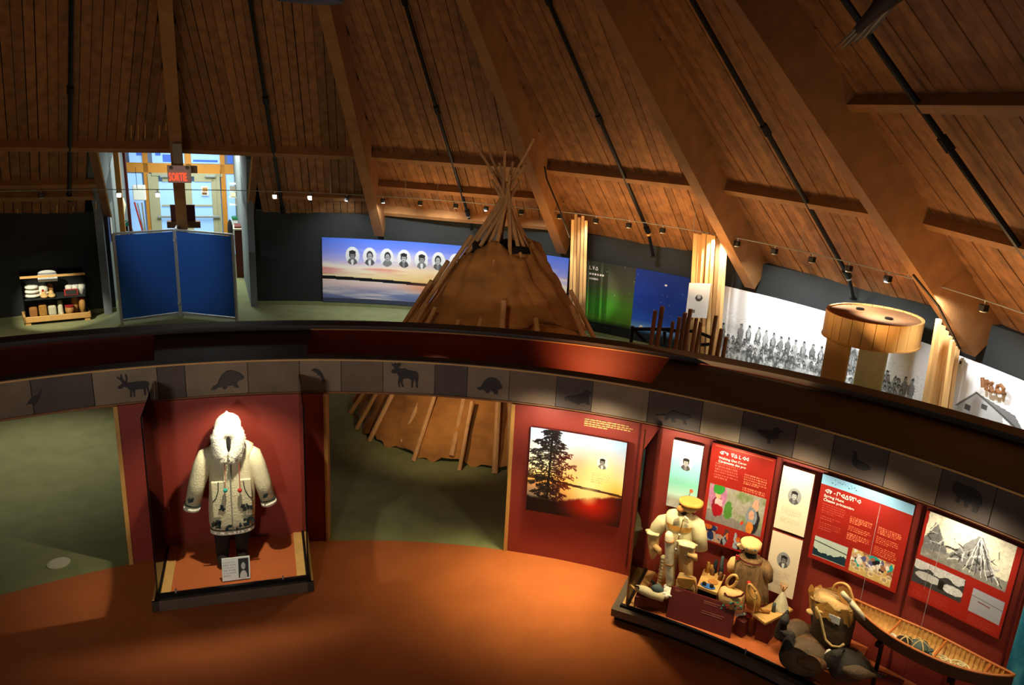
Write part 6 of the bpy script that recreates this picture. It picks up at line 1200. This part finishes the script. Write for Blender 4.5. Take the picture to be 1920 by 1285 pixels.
# ---- hide sack and rust block
M['darkhide'] = mat('dark_smoked_hide', '4e3820', 0.9, 0.4, 3, 0.5, 20)
KFs = FR(41.6, 8.05)
t = thing('hide_sack', 'dark hide sack with a ragged pale folded top and a rope strap', 'sack', pxt(KFs, [(1555, 1222)])[0])
mb = MB(); mb.loft(rings(KFs, [(1222, 1520, 1588, .40), (1205, 1518, 1592, .46), (1185, 1517, 1597, .46), (1165, 1517, 1601, .42), (1152, 1518, 1603, .38)], 28, 2.6, .035, 2)); obj('body', mb, M['darkhide'], t, smooth=True)
mb = MB(); rg = rings(KFs, [(1168, 1517, 1600, .44), (1150, 1516, 1603, .42), (1140, 1514, 1604, .40)], 40, 2.5, .05, 5); rnd = random.Random(7)
for k_, row in enumerate(rg):
    for i in range(len(row)): row[i] = (row[i][0], row[i][1], row[i][2] + (.035 * math.sin(i * 1.3) + rnd.uniform(-.015, .015)) * (1 if k_ != 1 else .2) + (.05 if 18 < i < 26 and k_ == 2 else 0))
mb.loft(rg, cap=False); obj('folded_top', mb, M['hide3'], t, smooth=True)
mb = MB(); rg = rings(KFs, [(1141, 1516, 1602, .38), (1146, 1524, 1594, .30), (1150, 1540, 1578, .15)], 24, 2.4, .09, 8); mb.loft(rg); obj('top_fold', mb, M['hide2'], t, smooth=True)
for i in range(9): 
    mb = MB(); x = 1526 + 8.5 * i; y = 1146 + .9 * i + rnd.uniform(-6, 4); q = KFs.px(x, y, rnd.uniform(-.15, .1)); mb.ball((q[0], rnd.uniform(-.18, .1), q[1] + .02), (.06, .05, .02 + rnd.uniform(0, .02)), 8, 6, KFs); obj('flap', mb, M['hide2'], t, smooth=True)
mb = MB(); q = KFs.px(1564, 1162, -.22); mb.box((q[0], -.215, q[1]), (.13, .015, .09), KFs); obj('tag', mb, M['paper'], t)
mb = MB(); mb.tube(pxt(KFs, [(1530, 1138), (1538, 1156), (1543, 1180), (1548, 1200), (1560, 1212), (1575, 1214), (1582, 1208)], -.245), .016, 7); obj('rope_strap', mb, M['rope'], t, smooth=True)
block('display_block', 'rust felt covered block behind the hide sack', [(1588, 1212), (1618, 1236), (1628, 1214), (1596, 1199)], .38, 'orange2')

# ---- model bark canoe
CZg = 1.06
bow = np.array(P(1597, 1121, CZg + .12)); st = np.array(P(1900, 1275, CZg + .05)); bow[2] = st[2] = CZg; ax = st - bow; CL = float(np.linalg.norm(ax)); cyaw = math.degrees(math.atan2(-ax[1], ax[0])); CFn = Fr(tuple(bow), cyaw)
stn = 34; CW = .235; CD = .22
def sheer(u): return .10 * abs(2 * u - 1) ** 3
def half(u): return CW * max(math.sin(PI * min(max(u, 0), 1)), 0) ** .72
t = thing('bark_canoe', 'model birch bark canoe with ribs and rust red wood trim on a dark stand', 'canoe', CFn.w(CL / 2, 0, FZ - CZg))
M['darkhull'] = mat('dark_outer_bark', '4a2f1a', 0.7, 0.3, 4, 0.3, 20); M['canoe_in'] = mat('canoe_sheathing', 'cf9a52', 0.6, 0.2, 8, 0.2, 30, grain=(1, 6, 6)); M['gunwale'] = mat('orange_gunwale', 'b5652a', 0.5, 0.1)
def hull(off, nn=13):
    rg = []
    for i in range(stn + 1):
        u = i / stn; h = half(u) + off; row = []
        for k in range(nn): th = PI * k / (nn - 1); row.append(CFn.w(u * CL, -h * math.cos(th) * (1.0), sheer(u) - (CD + off) * (math.sin(th) ** .62) * (.8 + .2 * math.sin(PI * u)) * (1 if 0 < i < stn else .6)))
        rg.append(row)
    return rg
mb = MB(); mb.loft(hull(.012), cap=False, closed=False); obj('bark_hull', mb, M['darkhull'], t, smooth=True)
mb = MB(); mb.loft(hull(0.0), cap=False, closed=False); obj('lining', mb, M['canoe_in'], t, smooth=True)
for i in range(2, 33):
    u = i / 34 + .0; h = half(u) - .006; pts = []
    for k in range(11): th = PI * k / 10; pts.append(CFn.w(u * CL, -h * math.cos(th), sheer(u) - (CD - .008) * (math.sin(th) ** .62) * (.8 + .2 * math.sin(PI * u))))
    mb = MB(); mb.tube(pts, .011, 5); obj('rib', mb, M['birch'], t)
for s_ in (-1, 1): mb = MB(); mb.tube([CFn.w(i / 40 * CL, s_ * half(i / 40), sheer(i / 40) + .006) for i in range(41)], .016, 6); obj('gunwale', mb, M['gunwale'], t, smooth=True)
for u in (.30, .585, .86): mb = MB(); h = half(u); mb.tube([CFn.w(u * CL, -h, sheer(u) - .01), CFn.w(u * CL, h, sheer(u) - .01)], .014, 6); obj('thwart', mb, M['gunwale'], t)
hp_ = [CFn.w(q[0], 0, q[1]) for q in (CFn.px(x, y) for x, y in ((1606, 1140), (1600, 1128), (1597, 1116), (1592, 1102), (1583, 1095), (1573, 1094), (1565, 1098), (1561, 1106)))]
ph, rh = smooth_path(hp_, [.02, .02, .018, .017, .016, .015, .013, .01]); mb = MB(); mb.tube(ph, rh, 8); obj('stem_hoop', mb, M['birch'], t, smooth=True)
mb = MB(); mb.plate([CFn.w(q[0], -.005, q[1]) for q in (CFn.px(x, y) for x, y in ((1604, 1138), (1596, 1116), (1590, 1104), (1582, 1099), (1572, 1100), (1570, 1112), (1578, 1128), (1592, 1142)))], tuple(CFn.Y * .01)); obj('stem_bark', mb, M['bark'], t)
for u in (.25, .7): mb = MB(); mb.box((u * CL, 0, (FZ - CZg - CD) / 2 + 0), (.04, .04, CZg - CD - FZ), CFn); mb.box((u * CL, 0, -CD - .0), (.06, .32, .05), CFn); obj('stand', mb, M['metal'], t)
def inc(nm, lab, cat, mm, c_, r_, parts=None, smooth=True):
    mb = MB(); mb.ball(c_, r_, 16, 10, CFn); return tag(obj(nm, mb, M[mm], smooth=smooth), lab, cat)
def cuv(x, y, z): q = np.array(P(x, y, CZg + z)) - bow; return (float(q @ CFn.X), float(q @ CFn.Y), z)
for i, (x, y, mm, r_, lab) in enumerate([(1697, 1206, 'dark', .095, 'dark round bundle tied with cord inside the canoe'), (1724, 1215, 'stone', .11, 'blue-green bundle tied with cord inside the canoe')]):
    c_ = cuv(x, y, -.09); t = thing('tied_bundle', lab, 'bundle', CFn.w(c_[0], c_[1], c_[2] - r_)); mb = MB(); mb.ball(c_, (r_, r_ * 1.0, r_ * .85), 16, 10, CFn); obj('body', mb, M[mm], t, smooth=True)
    for a0 in (0, 1.1, 2.2): mb = MB(); mb.tube([CFn.w(c_[0] + (r_ + .004) * math.cos(q) * math.cos(a0), c_[1] + (r_ + .004) * math.cos(q) * math.sin(a0), c_[2] + (r_ * .87 + .004) * math.sin(q)) for q in np.linspace(0, 2 * PI, 17)], .007, 5); obj('cord', mb, M['rope'], t)
mb = MB(); c_ = cuv(1675, 1199, -.12); rnd = random.Random(3)
for i in range(7): mb.ball((c_[0] + rnd.uniform(-.05, .05), c_[1] + rnd.uniform(-.04, .04), c_[2] + rnd.uniform(0, .03)), .03, 8, 6, CFn)
tag(obj('white_bone_pieces', mb, M['fur'], smooth=True), 'small heap of white pieces at the canoe side', 'bones')
for i, (x, y, lab) in enumerate([(1765, 1245, 'left coil of pale rope lying in the canoe'), (1798, 1256, 'right coil of pale rope lying in the canoe')]):
    c_ = cuv(x, y, -.14); mb = MB(); pts = []
    for j in range(60): q = j * .55; rr = .055 + .035 * math.sin(j * .21); pts.append(CFn.w(c_[0] + rr * math.cos(q) * 1.15, c_[1] + rr * math.sin(q), c_[2] + .0012 * j))
    mb.tube(pts, .01, 6); tag(obj('rope_coil', mb, M['canvas'], smooth=True), lab, 'rope')
mb = MB(); c_ = cuv(1741, 1219, -.06); 
for j in range(8): mb.ball((c_[0] + rnd.uniform(-.05, .05), c_[1] + rnd.uniform(-.05, .05), c_[2] - .02 + rnd.uniform(0, .03)), .02, 6, 5, CFn)
tag(obj('bead_string', mb, M['stone'], smooth=True), 'short string of dark beads lying by the canoe thwart', 'beads')
t = thing('rolled_bark_scroll', 'pale rolled birch bark leaning out of the canoe bow', 'roll', P(1604, 1138, 1.2)); mb = MB(); mb.tube([P(1579, 1112, 1.36), P(1594, 1128, 1.26)], .03, 10); obj('roll', mb, M['duffle'], t, smooth=True); mb = MB(); mb.tube([P(1593, 1127, 1.265), P(1628, 1167, 1.03)], [.032, .026], 10); obj('roll', mb, M['duffle'], t, smooth=True)
for u in (.43, .05): mb = MB(); mb.tube([CFn.w(u * CL, half(u) * .8, sheer(u)), CFn.w(u * CL, half(u) * .8, 1.4)], .003, 4); tag(obj('suspension_wire', mb, M['alu']), ['thin wire rising from the middle of the canoe', 'thin wire rising from the canoe bow'][u < .1], 'wire')
p_ = [P(1634, 1266, .34), P(1690, 1286, .34), P(1696, 1276, .38), P(1640, 1254, .38)]; mb = MB(); mb.hexa([(q[0], q[1], q[2] - .03) for q in p_] + p_); o = obj('small_caption_board', mb, M['maroon']); tag(o, 'small maroon caption board at the lower right behind the geese', 'caption board')
mb = MB(); 
for x, y in ((1648, 1262), (1653, 1264), (1659, 1266)): q = P(x, y, .375); mb.box((q[0], q[1], q[2]), (.04, .012, .01))
obj('lettering', mb, M['hide'], o)

for o in bpy.data.objects:
    if '_o' in o: del o['_o']
